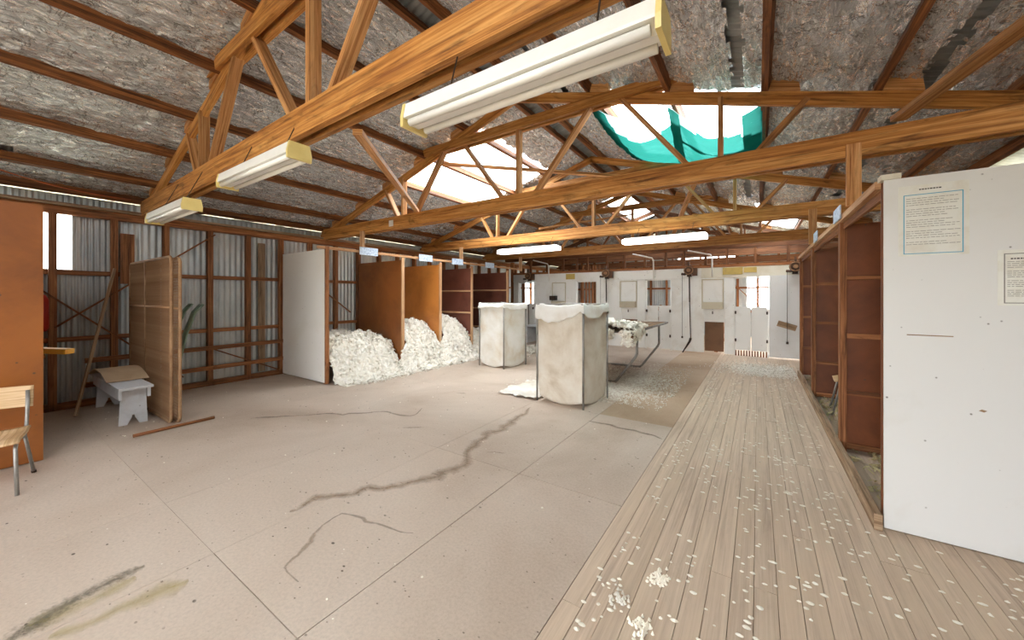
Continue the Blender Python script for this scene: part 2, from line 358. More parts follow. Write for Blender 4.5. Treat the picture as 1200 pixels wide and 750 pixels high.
# ------------------------------------------------------------------ floor
floor = struct('floor', 'dusty shed floor of hardboard sheets beside a walkway of narrow boards')
MB().box(-7.6, 2.2, YB, YE, -.14, -.022).build('subfloor', M_OLDPLANK, floor)
XB = -.78
xs = [-7.36, -6.21, -5.29, -4.37, -3.45, -2.55, -1.62, XB]
ys = [YB, -2.9, -1.05, .79, 2.53, 4.36, 6.19, 8.02, 9.85, YE]
cache = {}
for i in range(len(xs) - 1):
    for j in range(len(ys) - 1):
        w, l = round(xs[i + 1] - xs[i], 3), round(ys[j + 1] - ys[j], 3); g = .0022 if ys[j] < 2.6 and xs[i] > -2.6 else .0009
        if (w, l, g, xs[i] > -1.7 and ys[j] > 4.3) not in cache:
            o = MB().box(-w / 2 + g, w / 2 - g, -l / 2 + g, l / 2 - g, -.02, 0).mesh('floor_sheet', Vector()); o.materials.append(M_FLOOR2 if xs[i] > -1.7 and ys[j] > 4.3 else M_FLOOR); cache[(w, l, g, xs[i] > -1.7 and ys[j] > 4.3)] = o
        place('floor_sheet', cache[(w, l, g, xs[i] > -1.7 and ys[j] > 4.3)], ((xs[i] + xs[i + 1]) / 2, (ys[j] + ys[j + 1]) / 2, -RND.random() * .0012), floor)
bw = .0955; lens = [3.0, 3.6, 4.2, 5.4]; bm_ = {}
def board_mesh(l):
    l = round(l, 2)
    if l not in bm_:
        me = MB().box(-bw / 2 + .0014, bw / 2 - .0014, -l / 2 + .001, l / 2 - .001, -.02, 0).mesh('floor_board', Vector()); me.materials.append(M_BOARD); bm_[l] = me
    return bm_[l]
for k in range(29):
    x = XB + bw * (k + .5); y = YB - RND.choice([0, .6, 1.2, 1.8])
    while y < YE - .3:
        l = RND.choice(lens); l = min(l, YE - y)
        place('floor_board', board_mesh(l), (x, y + l / 2, -.0005 - RND.random() * .0025), floor); y += l
def ribbon(name, pts, w, mat, z=.0012, jit=.02):
    m = MB(); P = []
    for a, b in zip(pts[:-1], pts[1:]):
        n = max(2, int(math.dist(a, b) / .035))
        for k in range(n): P.append((a[0] + (b[0] - a[0]) * k / n, a[1] + (b[1] - a[1]) * k / n))
    P.append(pts[-1]); acc = 0
    P = [(x + jit * nse(x * 6, y * 6, 3), y + jit * nse(x * 6, y * 6, 8)) for x, y in P]
    V = []
    for i, p in enumerate(P):
        q0, q1 = P[max(0, i - 1)], P[min(len(P) - 1, i + 1)]; d = Vector((q1[0] - q0[0], q1[1] - q0[1], 0)).normalized(); nn = Vector((-d.y, d.x, 0))
        ww = w * (.75 + .6 * nse(p[0] * 4, p[1] * 4, 5)) * min(1, .25 + 6 * min(i, len(P) - 1 - i) / len(P))
        V.append((m.add(Vector((*p, z)) - nn * ww), m.add(Vector((*p, z))), m.add(Vector((*p, z)) + nn * ww)))
    for i in range(len(V) - 1):
        a, b = V[i], V[i + 1]
        m.face([a[0], b[0], b[1], a[1]], [(i, -1), (i + 1, -1), (i + 1, 0), (i, 0)]); m.face([a[1], b[1], b[2], a[2]], [(i, 0), (i + 1, 0), (i + 1, 1), (i, 1)])
    return m.build(name, mat, floor)
ribbon('floor_stain', [(-2.635, 1.21), (-2.62, 1.417), (-2.475, 1.643), (-2.26, 1.86), (-2.133, 2.188), (-2.121, 2.437), (-2.321, 2.794), (-2.346, 3.511), (-2.42, 4.12)], .10, M_STAIN, .0012, .07)
ribbon('floor_stain', [(-5.042, 1.887), (-4.633, 2.273), (-4.263, 2.598), (-3.971, 2.873), (-3.513, 3.021), (-3.562, 3.271)], .045, M_STAIN2, .0013, .08)
ribbon('floor_stain', [(-1.984, .931), (-2.161, 1.037), (-2.243, 1.254), (-2.254, 1.374), (-2.084, 1.444), (-1.789, 1.538)], .022, M_STAIN2, .0014, .12)
ribbon('floor_stain', [(-2.60, .10), (-2.70, .25), (-2.735, .364), (-2.741, .56)], .15, M_MOULD, .0015, .03)
ribbon('floor_stain', [(-2.50, .2), (-2.449, .35), (-2.42, .64)], .13, M_YSTAIN, .0016, .03)
ribbon('floor_stain', [(-2.66, .15), (-2.64, .35), (-2.68, .5)], .11, M_YSTAIN, .0011, .03)
ribbon('floor_stain', [(-1.62, 4.05), (-1.2, 4.05), (-.8, 3.95)], .05, M_STAIN, .0017, .05)
ribbon('floor_stain', [(-3.24, 2.70), (-3.14, 2.78), (-3.06, 2.83)], .05, M_MOULD, .0018, .01)
ribbon('floor_stain', [(-2.10, 2.70), (-2.03, 2.75), (-1.94, 2.78)], .03, M_MOULD, .0019, .01)
ribbon('floor_stain', [(-3.74, 4.10), (-3.62, 4.18)], .06, M_YSTAIN, .0019, .01)
# droppings and dust on the boards
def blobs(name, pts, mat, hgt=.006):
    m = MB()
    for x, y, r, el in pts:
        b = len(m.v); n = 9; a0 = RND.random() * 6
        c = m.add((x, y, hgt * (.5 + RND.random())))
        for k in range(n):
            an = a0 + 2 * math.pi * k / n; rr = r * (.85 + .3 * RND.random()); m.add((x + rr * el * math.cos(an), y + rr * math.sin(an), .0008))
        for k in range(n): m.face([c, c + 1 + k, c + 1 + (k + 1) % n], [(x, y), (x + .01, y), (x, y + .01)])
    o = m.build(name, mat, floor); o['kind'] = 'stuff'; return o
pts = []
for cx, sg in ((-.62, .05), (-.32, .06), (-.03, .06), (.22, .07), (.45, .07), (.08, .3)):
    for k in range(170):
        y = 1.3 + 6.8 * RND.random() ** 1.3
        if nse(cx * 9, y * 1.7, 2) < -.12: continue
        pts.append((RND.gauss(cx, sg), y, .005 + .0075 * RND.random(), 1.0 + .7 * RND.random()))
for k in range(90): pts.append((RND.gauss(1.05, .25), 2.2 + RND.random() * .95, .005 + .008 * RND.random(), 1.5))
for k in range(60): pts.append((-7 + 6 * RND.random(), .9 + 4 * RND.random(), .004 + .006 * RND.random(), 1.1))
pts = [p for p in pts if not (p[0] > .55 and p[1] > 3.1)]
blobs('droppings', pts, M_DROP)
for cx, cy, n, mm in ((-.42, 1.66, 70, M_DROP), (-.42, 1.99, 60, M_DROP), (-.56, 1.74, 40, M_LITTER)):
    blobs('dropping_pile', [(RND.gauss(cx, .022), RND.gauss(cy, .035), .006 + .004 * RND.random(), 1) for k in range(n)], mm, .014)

# ------------------------------------------------------------------ roof shell
ceiling = struct('ceiling', 'pitched shed roof lined with crinkled silver foil over timber purlins', (XR, 6, 2.9))
def rz(x): return ZR - SL * abs(x - XR)
PUR_L = [-7.28, -6.75, -5.97, -5.18, -4.38, -3.57, -2.80]
PUR_R = [-2.52, -1.66, -.79, .05, .80, 1.52, 1.92]
for x in PUR_L + PUR_R:
    sg = 1 if x < XR else -1
    nrm = Vector((-SL * sg, 0, 1)).normalized(); c = Vector((x, 0, rz(x))) + nrm * .055
    MB().beam((c.x, YB - .3, c.z), (c.x, YE + .3, c.z), .05, .105, nrm).build('purlin', M_PURLIN, ceiling)
def corr_profile(w, n, amp, per=5): return [(w * k / (n * per), amp * math.sin(2 * math.pi * k / per)) for k in range(n * per + 1)]
RIB = corr_profile(.80, 10, .0105)
def roof_sheet(y0, xa, xb, mat, nm):
    m = MB(); b = 0
    for y, a in RIB:
        for x in (xa, xb): m.add((x, y0 + y, rz(x) + .135 + a))
    for k in range(len(RIB) - 1):
        i = 2 * k; m.face([i, i + 2, i + 3, i + 1], [(RIB[k][0] + y0, 0), (RIB[k + 1][0] + y0, 0), (RIB[k + 1][0] + y0, xb - xa), (RIB[k][0] + y0, xb - xa)])
    return m.build(nm, mat, ceiling, True)
y0 = YB - .3
while y0 < YE + .2:
    for (xa, xb), sky in (((-7.72, XR), SKY_L), ((XR, 2.3), SKY_R)):
        cuts = [xa, xb]; clear = []
        for a, b, c, d in sky:
            if c - .1 <= y0 + .40 <= d + .1: cuts += [a, b]; clear.append((a, b))
        cuts.sort()
        for p, q in zip(cuts[:-1], cuts[1:]):
            isc = any(abs(p - a) < 1e-6 for a, b in clear)
            roof_sheet(y0, p, q, M_CLEAR if isc else M_ROOFIRON, 'skylight_sheet' if isc else 'roof_sheet')
    y0 += .80
m = MB(); m.beam((XR - .15, YB - .3, ZR + .115), (XR - .15, YE + .3, ZR + .115), .34, .004, (-SL, 0, 1)); m.beam((XR + .15, YB - .3, ZR + .115), (XR + .15, YE + .3, ZR + .115), .34, .004, (SL, 0, 1))
for v in m.v: v.z += .045
m.build('ridge_cap', M_ROOFIRON, ceiling)
def foil(xa, xb, sky, gaps=(), seed=0):
    nx = max(8, int((xb - xa) / .026)); us = lin(xa, xb, nx); vs_ = lin(YB - .2, -.8, 60) + lin(-.8, 9, 230)[1:] + lin(9, YE, 90)[1:]
    def fn(x, y):
        e = min(x - xa, xb - x) / (xb - xa)
        z = rz(x) + .108 - .022 * ss(0, .3, e) * (1 + .6 * nse(y * .8, x * 2, seed))
        z += .030 * abs(nse(x * 13, y * 3.2, seed)) + .026 * abs(nse(x * 5, y * 6, seed + 5)) + .012 * nse(x * 27, y * 17, seed + 9) - .018
        return (x, y, max(z, rz(x) + .05))
    def skip(x, y):
        j = .05 * nse(x * 5, y * 5, 1) + .03 * nse(x * 17, y * 17, 1)
        for a, b, c, d in sky:
            if a + j < x < b + j and c - .02 + j < y < d + j: return True
        for a, b, c, d in gaps:
            if a + j * .5 < x < b + j * .5 and c < y < d: return True
        return False
    o = MB().grid(fn, us, vs_, skip).build('foil_strip', M_FOIL, ceiling, False); return o
gapsL = {1: [(-6.1, -6.0, .28, .34), (-6.75, -6.6, .22, .3)], 2: [(-5.26, -5.19, .25, .3)], 3: [(-5.22, -5.19, .2, 1.2)], 4: []}
for k in range(len(PUR_L) - 1): foil(PUR_L[k], PUR_L[k + 1], SKY_L, gapsL.get(k, ()), k * 3.1)
foil(-7.62, PUR_L[0], SKY_L, (), 40)
gapsR = {0: [(-2.05, -1.98, 2.2, 4.3)], 2: [(-.20, -.10, 1, 9)], 4: [(1.03, 1.11, 1, 8)]}
for k in range(len(PUR_R) - 1): foil(PUR_R[k], PUR_R[k + 1], SKY_R, gapsR.get(k, ()), 60 + k * 3.7)
# green shade cloth slung under the right skylight
def shade_z(x, y):
    t = min(1, max(0, (y - 4.42) / 2.33)); s_ = min(1, max(0, (x + 1.8) / 1.83)); seg = (s_ * 2) % 1
    front = (1 - t) ** 2 * .16 * math.sin(math.pi * seg)
    sag = math.sin(math.pi * t) * .22 * (.5 + .5 * math.sin(math.pi * seg)) + front
    z = rz(x) + .03 - sag + .02 * nse(x * 3, y * 5, 4) + .014 * math.sin(y * 15 + x * 6 + 4 * nse(x * 2, y, 1)) + .01 * math.sin(y * 38 + 7 * nse(x * 3, y * 2, 6))
    return (x, y + .16 * (1 - t) * math.sin(math.pi * seg), z)
dense = lambda x: 4.80 + .25 * math.sin(3.4 * (x + 1.8) / 1.83 * 2) * .5
t = thing('shade_cloth', (-.9, 5.4, 3.3), 'torn green shade cloth slung below the roof skylight', 'shade cloth')
MB().grid(shade_z, lin(-1.80, .03, 40), lin(4.42, 6.75, 50), lambda x, y: y > dense(x) + .04).build('sheet', M_SHADE, t, True)
MB().grid(shade_z, lin(-1.80, .03, 40), lin(4.42, 6.75, 50), lambda x, y: y <= dense(x) + .04).build('dense_sheet', M_SHADE2, t, True)
for ua, ub, ya, yb, sk in ((-1.82, -1.62, 4.42, 6.75, .0), (-.14, .04, 4.42, 6.75, 0), (-.95, -.84, 4.42, 6.75, -.10), (-.84, -.14, 5.22, 5.29, 0)):
    MB().grid(lambda x, y: tuple(Vector(shade_z(x + sk * (y - 5.4), y)) - Vector((0, 0, .008))), lin(ua, ub, 16), lin(ya, yb, 36)).build('fold', M_SHADE2, t, True)

# ------------------------------------------------------------------ trusses
TL = ['timber roof truss with long fluorescent lights chained along its near side',
      'timber roof truss between the blue skylight and the chained fluorescent lights',
      'timber roof truss at the far edge of the two skylights',
      'timber roof truss just before the white shearing wall',
      'timber roof truss just beyond the white shearing wall',
      'timber roof truss over the sheep pens next to the end wall']
WEBS = [(-2.63, -2.63), (-2.86, -3.62), (-2.40, -1.58), (-4.66, -3.95), (-.56, -1.28), (-4.91, -4.91), (-.30, -.30), (-5.03, -5.36), (-.04, .36)]
for y, lab in zip([1.325] + TRUSS_Y[1:], TL):
    t = thing('roof_truss', (XR, y, 2.59), lab, 'truss', 'roof trusses')
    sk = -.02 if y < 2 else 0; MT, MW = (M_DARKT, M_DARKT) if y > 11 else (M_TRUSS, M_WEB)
    for k in (0, 1):
        yy = y + .022 + k * .092
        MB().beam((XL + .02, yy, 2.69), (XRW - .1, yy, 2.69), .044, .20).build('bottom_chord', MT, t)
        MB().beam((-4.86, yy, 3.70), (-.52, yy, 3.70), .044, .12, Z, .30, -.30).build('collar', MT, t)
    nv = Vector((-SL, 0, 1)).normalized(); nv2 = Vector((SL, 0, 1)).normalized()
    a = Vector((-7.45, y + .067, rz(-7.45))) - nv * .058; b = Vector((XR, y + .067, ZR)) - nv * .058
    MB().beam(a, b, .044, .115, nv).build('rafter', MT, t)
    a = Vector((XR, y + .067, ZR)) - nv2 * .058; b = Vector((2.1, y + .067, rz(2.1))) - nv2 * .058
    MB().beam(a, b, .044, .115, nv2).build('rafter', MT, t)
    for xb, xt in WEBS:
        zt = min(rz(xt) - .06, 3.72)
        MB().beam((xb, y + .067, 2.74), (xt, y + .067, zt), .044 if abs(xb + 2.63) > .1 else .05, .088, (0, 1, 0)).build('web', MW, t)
    for x in PUR_L[1:-1]:
        o_ = Vector((x - .03, y + .03, rz(x - .03))); d = Vector((1, 0, SL)).normalized(); u_ = Vector((-SL, 0, 1)).normalized()
        MB().prism([(0, 0), (-.24, 0), (-.20, .09), (0, .09)], o_, d, u_, (0, 1, 0), .07).build('cleat', M_WEB, t)
    for x in PUR_R[1:-1]:
        o_ = Vector((x + .03, y + .03, rz(x + .03))); d = Vector((1, 0, -SL)).normalized(); u_ = Vector((SL, 0, 1)).normalized()
        MB().prism([(0, 0), (.24, 0), (.20, .09), (0, .09)], o_, d, u_, (0, 1, 0), .07).build('cleat', M_WEB, t)
    if sk: t.rotation_euler.z = math.atan(sk)
def brace(p, q, w, lab):
    tag(MB().beam(p, q, w * 1.3, .04).build('truss_brace', M_WEB), lab, 'brace')
brace((-2.3, 1.52, 2.585), (-4.5, 4.02, 2.80), .05, 'thin timber brace from the light-hung truss to the skylight truss')
brace((-4.2, 4.2, 4.0 - .45), (-2.1, 6.69, 3.64), .06, 'thin timber brace crossing below the blue skylight')
brace((1.45, 1.6, 2.84), (.9, 4.02, 2.82), .07, 'dark timber brace leaning over the white poster panel')
brace((-.9, 6.9, 3.35), (-1.7, 9.35, 2.81), .06, 'thin timber brace past the far flat light fitting')
brace((-3.9, 6.9, 2.9), (-2.6, 9.35, 3.5), .06, 'thin timber brace between the two farthest light fittings')

# ------------------------------------------------------------------ left wall
wl = struct('wall_left', 'corrugated iron wall on brown timber studs', (XW, 6, 0))
def wall_sheet(y0, za, zb, x, mat, nm, parent, axis='Y', w=.80):
    m = MB()
    for y, a in RIB:
        for z_ in (za, zb): m.add((x + a, y0 + y * w / .8, z_) if axis == 'Y' else (y0 + y * w / .8, x + a, z_))
    for k in range(len(RIB) - 1):
        i = 2 * k; m.face([i, i + 2, i + 3, i + 1], [(RIB[k][0] + y0, za), (RIB[k + 1][0] + y0, za), (RIB[k + 1][0] + y0, zb), (RIB[k][0] + y0, zb)])
    return m.build(nm, mat, parent, True)
WIN_L = [(.32, .80, 1.80, 2.50), (12.1, 12.92, 1.15, 2.05)]
ycuts = [YB - .1 + .8 * k for k in range(27)]
ycuts = sorted([y for y in ycuts if not (-.2 < y < 1.4 or 11.5 < y < 13.6)] + [-.28, .32, .80, 1.35, 11.4, 12.1, 12.92, 13.6])
for a, b in zip(ycuts[:-1], ycuts[1:]):
    if b - a < .05: continue
    hole = [w for w in WIN_L if abs(w[0] - a) < .01]
    if hole:
        wall_sheet(a, -.05, hole[0][2], XW, M_IRON, 'iron_sheet', wl, 'Y', b - a); wall_sheet(a, hole[0][3], 2.765, XW, M_IRON, 'iron_sheet', wl, 'Y', b - a)
        MB().box(XW - .02, XW - .016, a, b, hole[0][2], hole[0][3]).build('window_pane', M_PANE, wl)
    else: wall_sheet(a, -.05, 2.765, XW, M_IRON, 'iron_sheet', wl, 'Y', b - a)
sm = MB().box(-.045, .045, -.034, .034, 0, 2.50).mesh('stud', Vector()); sm.materials.append(M_STUD)
k = 0; y = .102 - .535 * 9
while y < YE:
    place('stud', sm, (XL - .06, y, 0), wl); y += .535
for z_, h_, x_, d_ in ((2.55, .10, XL - .06, .09), (1.755, .06, XL - .085, .04), (.89, .06, XL - .085, .04), (.04, .08, XL - .06, .09)):
    MB().beam((x_, YB, z_), (x_, YE, z_), d_, h_).build('rail' if z_ < 2 else 'top_plate', M_STUD, wl)
MB().beam((XL + .03, YB, 2.615), (XL + .03, YE, 2.615), .14, .03).build('top_plate', M_OLDPLANK, wl)
for z_, tilt in ((.62, .02), (.30, .02)):
    MB().beam((XL + .005, .9, z_ - tilt), (XL + .005, 3.32, z_), .03, .065).build('rail', M_STUD, wl)
for a, b in (((-.4, 2.45), (1.9, .2)), ((.65, 1.05), (2.3, 2.45)), ((2.25, .6), (3.25, .1)), ((4.05, 1.6), (4.7, 1.1))):
    MB().beam((XL - .02, a[0], a[1]), (XL - .02, b[0], b[1]), .02, .035, (1, 0, 0)).build('brace', M_PURLIN, wl)
MB().box(XL - .01, XL + .02, 1.22, 1.36, 1.62, 2.32).build('offcut_board', M_STUD, wl)
MB().box(XL - .10, XL - .08, 2.95, 3.06, .1, 2.4).build('weathered_board', M_OLDPLANK, wl)

# ------------------------------------------------------------------ right wall, back wall, end wall
wr = struct('wall_right', 'corrugated iron wall behind the right hand stalls', (XRW, 6, 0))
y = YB - .1
while y < 11.6: wall_sheet(y, -.05, 2.70, XRW + .04, M_IRON, 'iron_sheet', wr); y += .8
while y < YE:
    wall_sheet(y, -.05, 1.0, XRW + .04, M_IRON, 'iron_sheet', wr); wall_sheet(y, 2.2, 2.70, XRW + .04, M_IRON, 'iron_sheet', wr); y += .8
for z_ in (2.6, .9): MB().beam((XRW, YB, z_), (XRW, YE, z_), .06, .09).build('rail', M_STUD, wr)
wb = struct('wall_back', 'iron wall with a wide open doorway', (XR, YB, 0))
for x in (-7.4, -6.8, -6.2, -5.6, -5.0, -4.4, -4.2): wall_sheet(x, -.05, 2.75, YB, M_IRON, 'iron_sheet', wb, 'X', .6)
for x in (-.2, .0, .6, 1.3): wall_sheet(x, -.05, 2.7, YB, M_IRON, 'iron_sheet', wb, 'X', .72)
for x0, x1 in [(-7.4 + .8 * k, -6.6 + .8 * k) for k in range(12)]:
    xc = (x0 + x1) / 2; wall_sheet(x0, 2.62, rz(xc) + .05, YB - .03, M_IRON, 'iron_sheet', wb, 'X')
MB().box(-4.0, .1, YB - .05, YB + .05, 2.55, 2.70).build('door_header', M_STUD, wb)
we = struct('wall_end', 'corrugated iron end wall of the sheep pens', (XR, YE, 0))
xx = -7.45
ends = sorted([-7.45 + .8 * k for k in range(13)] + [-.32, 1.05, -2.6, -.6])
for a, b in zip(ends[:-1], ends[1:]):
    if b - a < .02: continue
    c = (a + b) / 2; spans = [(-.05, rz(c) + .12)]
    def cut(lo, hi):
        out = []
        for p, q in spans:
            if p < lo: out.append((p, min(q, lo)))
            if q > hi: out.append((max(p, hi), q))
        return out
    if -.32 < c < 1.05: spans = cut(1.0, 2.35)
    if -2.6 < c < -.6: spans = cut(2.85, 3.10)
    for p, q in spans:
        if q - p > .02: wall_sheet(a, p, q, YE, M_IRON, 'iron_sheet', we, 'X', b - a)
for x in [-7.2 + .6 * k for k in range(16)]: MB().beam((x, YE - .07, 0), (x, YE - .07, rz(x)), .07, .09, (0, 1, 0)).build('stud', M_STUD, we)
for z_ in (.9, 1.75, 2.6): MB().beam((XL, YE - .06, z_), (XRW, YE - .06, z_), .05, .07).build('rail', M_STUD, we)
for a, b in (((-2.9, .3), (-.9, 2.5)), ((-1.2, 2.4), (.2, .9)), ((-6.4, .3), (-4.4, 2.4))): MB().beam((a[0], YE - .12, a[1]), (b[0], YE - .12, b[1]), .025, .05, (0, 1, 0)).build('brace', M_STUD, we)
gd = MB().grid(lambda x, y: (x, y, -.55), [-60, 60], [-60, 60]).build('ground', M_CONC); gd['kind'] = 'structure'; gd['label'] = 'dry ground outside the shed'

# ------------------------------------------------------------------ shearing wall with doors
wf = struct('wall_far', 'white painted shearing wall with doors, hatches and chutes', (-3, YF, 0))
DOORS = [(-6.75, -6.15), (-4.65, -3.99), (-2.59, -1.91), (-.49, .22)]
CHUTES = [(-5.42, -4.98), (-3.24, -2.80), (-1.14, -.69)]
def wp(x0, x1, z0, z1, mat=M_WALLW, y=0, th=.04, nm='wall_panel'): return MB().box(x0 + .002, x1 - .002, YF + y, YF + y + th, z0, z1).build(nm, mat, wf)
edges = [-6.95] + [e for d in DOORS for e in d] + [1.98]
for k in range(0, len(edges), 2):
    a, b = edges[k], edges[k + 1]; ch = [c for c in CHUTES if a < c[0] < b]
    if ch:
        c = ch[0]; wp(a, c[0], .02, 1.91); wp(c[1], b, .02, 1.91); wp(c[0], c[1], .80, 1.91)
    elif k == len(edges) - 2: wp(a, b, .03, 1.93, M_WHITE, -.03)
    else: wp(a, b, .02, 1.91)
for a, b, m_ in ((-6.95, -4.2, M_WALLW), (-4.2, -1.2, M_WALLW), (-1.2, 1.98, M_CREAM)): wp(a, b, 1.912, 2.165, m_, -.012, .045, 'fascia')
MB().box(-6.95, 1.98, YF - .02, YF + .06, 2.17, 2.23).build('top_plate', M_STUD, wf)
x = -6.7; 
while x < 1.9:
    h_ = 2.59; MB().box(x, x + .06, YF, YF + .05, 2.23, 2.62).build('hanger', M_DARKT, wf); x += .30 + .35 * RND.random()
MB().box(-7.3, 2.0, YF - .01, YF + .08, 2.62, 2.74).build('hanger_beam', M_DARKT, wf)
for x, z_ in ((-6.95, 0), ):
    MB().box(-7.06, -6.95, YF - .02, YF + .06, 0, 2.6).build('post', M_STUD, wf)
for n, c in enumerate(CHUTES):
    # upper hatch frame with a tray, and the chute door below
    x0, x1 = c[0] - .05, c[1] - .01; z0, z1 = 1.13, 1.88
    f = MB()
    for a in (x0, x1 - .025): f.box(a, a + .025, YF - .02, YF, z0, z1)
    f.box(x0, x1, YF - .02, YF, z1 - .025, z1); f.build('hatch_frame', M_HATCH, wf)
    tr = MB().box(x0 + .02, x1 - .02, YF - .115, YF - .10, z0, z0 + .17); tr.box(x0 + .02, x1 - .02, YF - .10, YF, z0, z0 + .015); tr.box(x0 + .02, x0 + .035, YF - .10, YF, z0, z0 + .17); tr.box(x1 - .035, x1 - .02, YF - .10, YF, z0, z0 + .17)
    tr.build('hatch_tray', M_HATCH, wf)
    MB().box((x0 + x1) / 2 - .012, (x0 + x1) / 2 + .012, YF - .03, YF, 1.0, 1.07).build('hatch_catch', M_BLACK, wf)
    MB().box(c[0] + .015, c[1] - .015, YF + .05, YF + .07, .06, .80).build('chute_flap', M_CHUTE, wf)
for n, (a, b) in enumerate(DOORS):
    d = struct('door_%d' % (n + 1), 'pair of white saloon doors in the shearing wall', ((a + b) / 2, YF, 0))
    fr = MB()
    for x in (a, b - .03): fr.box(x, x + .03, YF + .045, YF + .09, 0, 1.91)
    fr.box(a, b, YF + .045, YF + .09, 1.88, 1.91); fr.build('door_frame', M_WALLW, d)
    mid = (a + b) / 2; zb = .14 if n == 3 else .03
    for x0, x1, s_ in ((a + .035, mid - .010, 0), (mid + .010, b - .035, 1)):
        lf = MB().box(x0, x1, YF + .05, YF + .075, zb, 1.19).build('door_leaf', M_WALLW, d)
        for z_ in (.38, 1.05):
            hx = x0 - .015 if s_ == 0 else x1 - .02
            MB().box(hx, hx + .035, YF - .004, YF + .05, z_ - .035, z_ + .035).build('hinge', M_BLACK, lf)
    if n == 3:
        for k in range(12): MB().box(a + .03 + k * .056, a + .058 + k * .056, YF + .03, YF + .06, .0, .13).build('grate_bar', M_PURLIN, d)
    if n == 1:
        for k in range(6): MB().box(a + .05 + k * .105, a + .105 + k * .105, YF + .35, YF + .38, .1, 2.4).build('slat', M_STUD, d)
# pens behind the wall
for k, (xa, ya, xb_, yb_) in enumerate(((-3.2, 10.9, -3.2, 15.4), (-.9, 10.9, -.9, 15.4), (-5.6, 10.9, -5.6, 15.4))):
    p = thing('pen_fence', ((xa + xb_) / 2, (ya + yb_) / 2, 0), ['timber pen fence behind the middle chute', 'timber pen fence beside the bright pen windows', 'timber pen fence behind the slatted doorway', 'timber pen fence running across the pens'][k], 'fence')
    n = 5
    for j in range(n + 1):
        q = j / n; MB().box(xa + (xb_ - xa) * q - .04, xa + (xb_ - xa) * q + .04, ya + (yb_ - ya) * q - .04, ya + (yb_ - ya) * q + .04, 0, 1.1).build('post', M_STUD, p)
    for z_ in (.25, .6, 1.0): MB().beam((xa + (.055 if xa == xb_ else 0), ya + (.055 if ya == yb_ else 0), z_), (xb_ + (.055 if xa == xb_ else 0), yb_ + (.055 if ya == yb_ else 0), z_), .03, .10).build('rail', M_STUD, p)

# shearing overhead gear
GEAR = [(-6.27, 'overhead shearing gear on the wall beside the left iron wall'), (-3.65, 'overhead shearing gear between the slatted doorway and a hatch'),
        (-1.47, 'overhead shearing gear with a long drive shaft beside the table end doorway'), (.70, 'overhead shearing gear above the broad white sheet near the right stalls')]
for i, (x, lab) in enumerate(GEAR):
    y = YF - .16; zc = 2.07
    t = thing('shearing_gear', (x, y, 1.9), lab, 'shearing gear', 'shearing gear along the wall')
    MB().box(x - .05, x + .05, y + .06, YF - .014, zc - .12, zc + .16).build('bracket', M_BLACK, t)
    cyl = MB(); cyl.tube([(x, y + .07, zc + .04), (x, y - .03, zc + .04)], .115, 20); dw = cyl.build('drive_wheel', M_GEAR, t)
    MB().tube([(x + .10 * math.cos(a_ * math.pi / 9), y - .036, zc + .04 + .10 * math.sin(a_ * math.pi / 9)) for a_ in range(18)], .012, 6, True).build('wheel_rim', M_RUST, dw)
    MB().box(x - .02, x + .02, y - .05, y + .02, zc + .15, zc + .26).build('stem', M_GEAR, t)
    MB().tube([(x, y - .03, zc + .04), (x, y - .07, zc + .04)], .045, 12).build('hub', M_RUST, dw)
    MB().tube([(x + .02, y, zc - .02), (x - .10, y - .02, zc - .06), (x - .17, y - .02, zc - .05)], .03, 8).build('clutch_arm', M_BLACK, t)
    MB().box(x + .08, x + .19, y - .01, y + .1, zc - .10, zc + .10).build('gear_case', M_GEAR, t)
    pc = MB().tube([(x - .15, y - .02, zc - .06), (x - .15, y - .02, .42)], .005, 5).build('pull_cord', M_BLACK, t)
    MB().tube([(x - .15, y - .02, .42), (x - .15, y - .02, .37)], .022, 8).build('cord_knob', M_BLACK, pc)
    if i < 3:
        MB().tube([(x + .02, y - .03, zc - .06), (x + .025, y - .03, 1.3)], .017, 8).build('down_tube', M_BLACK, t)
        MB().tube([(x + .025, y - .03, 1.3), (x + .05, y - .03, .36)], .012, 8).build('drive_shaft', M_BLACK, t)
        MB().tube([(x + .05, y - .03, .38), (x + .03, y - .06, .30), (x - .13, y - .10, .012)], [.03, .028, .012], 8).build('elbow', M_BLACK, t)
for x, lab in ((-5.55, 'bent white conduit pipe above the far fluorescent fitting'), (-2.35, 'bent white conduit pipe above the second saloon doors'), (-.95, 'bent white conduit pipe beside the drive wheel over the chute')):
    o = MB().tube([(x - .55, YF - .12, 2.62), (x - .03, YF - .12, 2.48), (x, YF - .1, 2.42), (x, YF - .05, 1.93)], .018, 8).build('conduit_pipe', M_FIX, None, True); tag(o, lab, 'pipe')
o = MB().box(-1.02 + .30, -.30, YF - .02, YF - .0125, 1.98, 2.15).build('notice_board', M_NOTICE); tag(o, 'long yellowed notice on the wall above the pale chute hatch', 'notice')
o = MB().box(-.28, -.02, YF - .02, YF - .0125, 2.02, 2.14).build('notice_board', M_NOTICE); tag(o, 'short stained notice above the saloon doors near the right stalls', 'notice')
o = MB().box(-4.98, -4.68, YF - .02, YF - .0125, 1.97, 2.14).build('notice_board', M_NOTICE); tag(o, 'small yellowed notice beside the slatted doorway', 'notice')
o = MB().beam((.38, YF - .10, .83), (.72, YF - .06, .72), .03, .13, (.3, 0, 1)).build('tilted_plank', M_OLDPLANK); tag(o, 'short grey plank fixed askew on the broad white wall sheet', 'plank')
